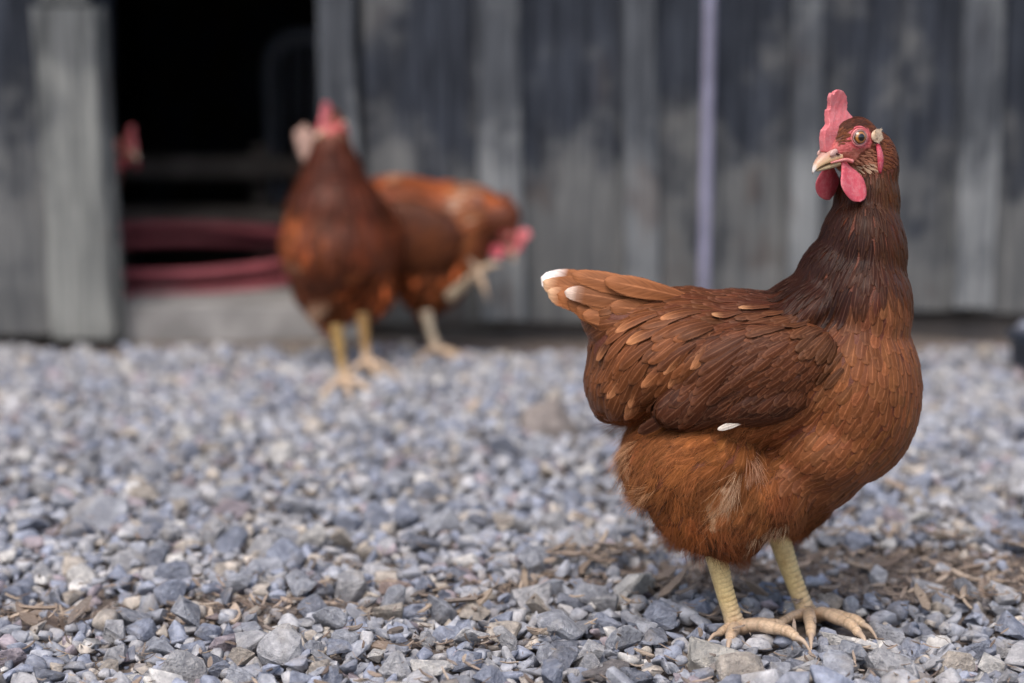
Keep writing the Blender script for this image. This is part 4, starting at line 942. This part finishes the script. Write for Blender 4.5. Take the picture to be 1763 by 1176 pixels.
    single_feather('flight_feather', wh, P(1290, 722, Y - .078), P(1235, 739, Y - .077), np.array([0, -1, .2]), .0050, lin(120, 84, 64), (214, 204, 190, .25), np.random.default_rng(2), M_WING, .02)
    for q in ((1262, 1098), (1320, 1104), (1370, 1104), (1240, 1093), (1392, 1085), (1440, 1092), (1480, 1095), (1345, 1080), (1480, 1082), (1340, 1088)):
        p = G(*q); FEET.append((p[0], p[1], .009)); FEET.append((p[0], p[1] - .016, .009)) if q[0] > 1250 else None
    return hen
front_hen()

# ---- hens in the background
def generic_field(pairs): return pairs
def standing_hen():
    Y = 2.66
    BR = (132, 70, 40); HK = (76, 36, 24)
    blobs = [(582, 425, -.02, 98, 92, .10, 0), (592, 420, .06, 100, 92, .12, 0), (580, 375, -.02, 86, 90, .085, 0), (577, 330, -.03, 56, 95, .055, 0), (575, 275, -.035, 36, 80, .038, 0), (578, 228, -.035, 20, 45, .022, 0), (576, 490, -.02, 72, 62, .06, 0), (572, 535, -.02, 36, 34, .035, 0), (612, 525, .02, 40, 34, .035, 0), (545, 330, .16, 36, 50, .06, 20), (620, 500, .05, 60, 60, .06, 0)]
    field = [(570, 260, 268, 40, 12, HK, 1), (530, 320, 262, 44, 14, HK, 1), (620, 320, 280, 44, 14, HK, 1), (575, 360, 270, 36, 18, (74, 36, 24), 0), (600, 400, 272, 36, 18, (84, 42, 27), 0), (505, 370, 262, 36, 18, (140, 78, 46), 0), (520, 420, 266, 34, 18, BR, 0), (640, 420, 275, 34, 18, (126, 64, 38), 0), (580, 450, 270, 34, 20, (82, 42, 27), 0), (560, 490, 270, 34, 20, (92, 50, 32), 0), (570, 530, 270, 34, 18, (140, 82, 50), 2), (640, 500, 270, 34, 20, BR, 2)]
    spots = [(538, 515, 18, (206, 170, 140), .8), (505, 400, 14, (160, 96, 56), .5), (625, 450, 16, (168, 96, 52), .6), (600, 455, 14, (168, 96, 52), .5), (560, 420, 60, (140, 76, 44), .12), (600, 350, 50, (120, 64, 40), .12), (500, 440, 12, (196, 150, 120), .5)]
    tl = [((555, 330), (508 + 8 * i, 212 + 6 * abs(i - 2)), 20, (130, 86, 64), .16, .20 + .01 * i, .1, (156, 128, 116, .45)) for i in range(5)]
    head = Head(P(578, 214, Y) + (0, -.04, 0), 230, 6, .9)
    hen = make_hen(G(600, 640), Y, blobs, head, field, 'brown hen standing upright facing the camera before the barn doorway, out of focus', False, spots, [], tl, 5, 5, 9000, 1.0, True)
    yl = lin(190, 154, 92)
    a = G(593, 652, .03); leg_parts(hen, P(578, 560, a[1]), a, [a + (-.03, -.03, -.022), a + (.012, -.045, -.022), a + (.045, -.02, -.022)], a + (-.01, .035, -.022), .0078, yl, np.array([.1, -1, 0]), fine=False)
    a = G(632, 622, .03); leg_parts(hen, P(624, 540, a[1]), a, [a + (-.03, -.03, -.022), a + (.02, -.042, -.022), a + (.045, -.015, -.022)], a + (-.005, .035, -.022), .0078, lin(178, 140, 86), np.array([.1, -1, 0]), fine=False)
    FEET.append((a[0], a[1], .03))
standing_hen()
def scratching_hen():
    Y = 2.82
    BR = (138, 74, 42); W = (150, 100, 72)
    blobs = [(690, 400, 0, 120, 98, .085, -4), (770, 400, 0, 85, 88, .075, -10), (740, 470, 0, 70, 66, .07, 0), (815, 365, -.02, 58, 48, .045, -20), (862, 372, -.035, 36, 36, .032, -40), (600, 370, .03, 60, 50, .05, 30), (735, 510, 0, 38, 40, .035, 0), (775, 470, -.03, 48, 30, .03, 25)]
    field = [(690, 340, 183, 40, 18, (128, 68, 40), 3), (780, 330, 178, 40, 16, BR, 3), (700, 420, 195, 38, 18, (104, 54, 34), 3), (770, 420, 215, 34, 18, (118, 64, 38), 0), (820, 350, 200, 44, 12, W, 1), (845, 390, 215, 40, 12, (150, 92, 60), 1), (870, 350, 150, 36, 11, (146, 76, 40), 1), (740, 500, 265, 34, 18, (140, 84, 52), 2), (690, 480, 250, 34, 18, BR, 2), (780, 470, 240, 30, 16, (144, 82, 50), 2)]
    spots = [(690, 335, 10, (206, 180, 160), .7), (825, 345, 34, (206, 180, 160), .4), (700, 300, 26, (190, 150, 120), .3)]
    head = Head(P(880, 402, Y) + (0, -.045, 0), 318, 62, .95)
    wbl = lambda sg: [(710, 400, sg * .072, 90, 62, .022, -6)]
    wf = [(710, 380, 190, 36, 18, (112, 58, 36), 3), (660, 420, 195, 40, 20, (96, 50, 32), 3), (760, 410, 205, 30, 16, (120, 64, 38), 3)]
    tl = [((600, 380), (540 + 6 * i, 250 + 22 * i), 40, (150, 90, 56), .02 * (1 if i % 2 else -1), .03 * (1 if i % 2 else -1), .2, None) for i in range(6)]
    hen = make_hen(G(735, 608), Y, blobs, head, field, 'brown hen bent sideways with lowered head, scratching with one raised foot beside the barn boards', False, spots, [(wbl(-1), wf, []), (wbl(1), wf, [])], tl, 5, 9, 9000, .95, True)
    yl = lin(200, 184, 158)
    a = G(752, 602, .028); leg_parts(hen, P(733, 535, a[1]), a, [a + (.04, -.025, -.02), a + (.05, .004, -.02), a + (.03, .03, -.02)], a + (-.035, -.004, -.02), .0078, yl, np.array([1, -.3, 0]), fine=False)
    a = P(822, 470, Y - .09); leg_parts(hen, P(772, 512, Y - .05), a, [P(812, 452, Y - .1), P(852, 456, Y - .1), P(836, 503, Y - .1)], P(808, 478, Y - .09), .0085, yl, np.array([0, -1, 0]), fine=False)
    FEET.append((a[0], 2.84, .03))
scratching_hen()
def peeking_hen():
    Y = 3.12
    BR = (120, 62, 38)
    blobs = [(60, 420, 0, 130, 85, .085, 0), (130, 380, 0, 75, 85, .07, 0), (165, 310, -.02, 45, 75, .04, -20), (196, 272, -.05, 30, 42, .03, 0), (90, 480, 0, 60, 40, .06, 0), (-40, 380, 0, 60, 40, .04, -30)]
    field = [(165, 310, 255, 38, 12, (100, 52, 34), 1), (100, 380, 190, 36, 18, BR, 3), (130, 430, 240, 32, 18, BR, 0), (80, 470, 260, 30, 16, BR, 2), (0, 380, 180, 40, 18, BR, 3)]
    head = Head(P(218, 250, Y - .06), 312, 12, .95)
    hen = make_hen((xw(80, Y), Y, .03), Y, blobs, head, field, 'hen peeking out of the dark doorway from behind the sliding door', False, (), [], None, 0, 13, 5000, .95, True)
    for px, py in ((80, 500), (125, 500)):
        k = P(px, py, Y + (.03 if px > 100 else -.03)); a = np.array([k[0] + .01, k[1], .05]); leg_parts(hen, k, a, [a + (.04, -.03, -.014), a + (.055, 0, -.014), a + (.04, .03, -.014)], a + (-.03, 0, -.014), .0078, lin(206, 164, 88), np.array([1, 0, 0]), fine=False)
peeking_hen()

place_stones(); place_chips()
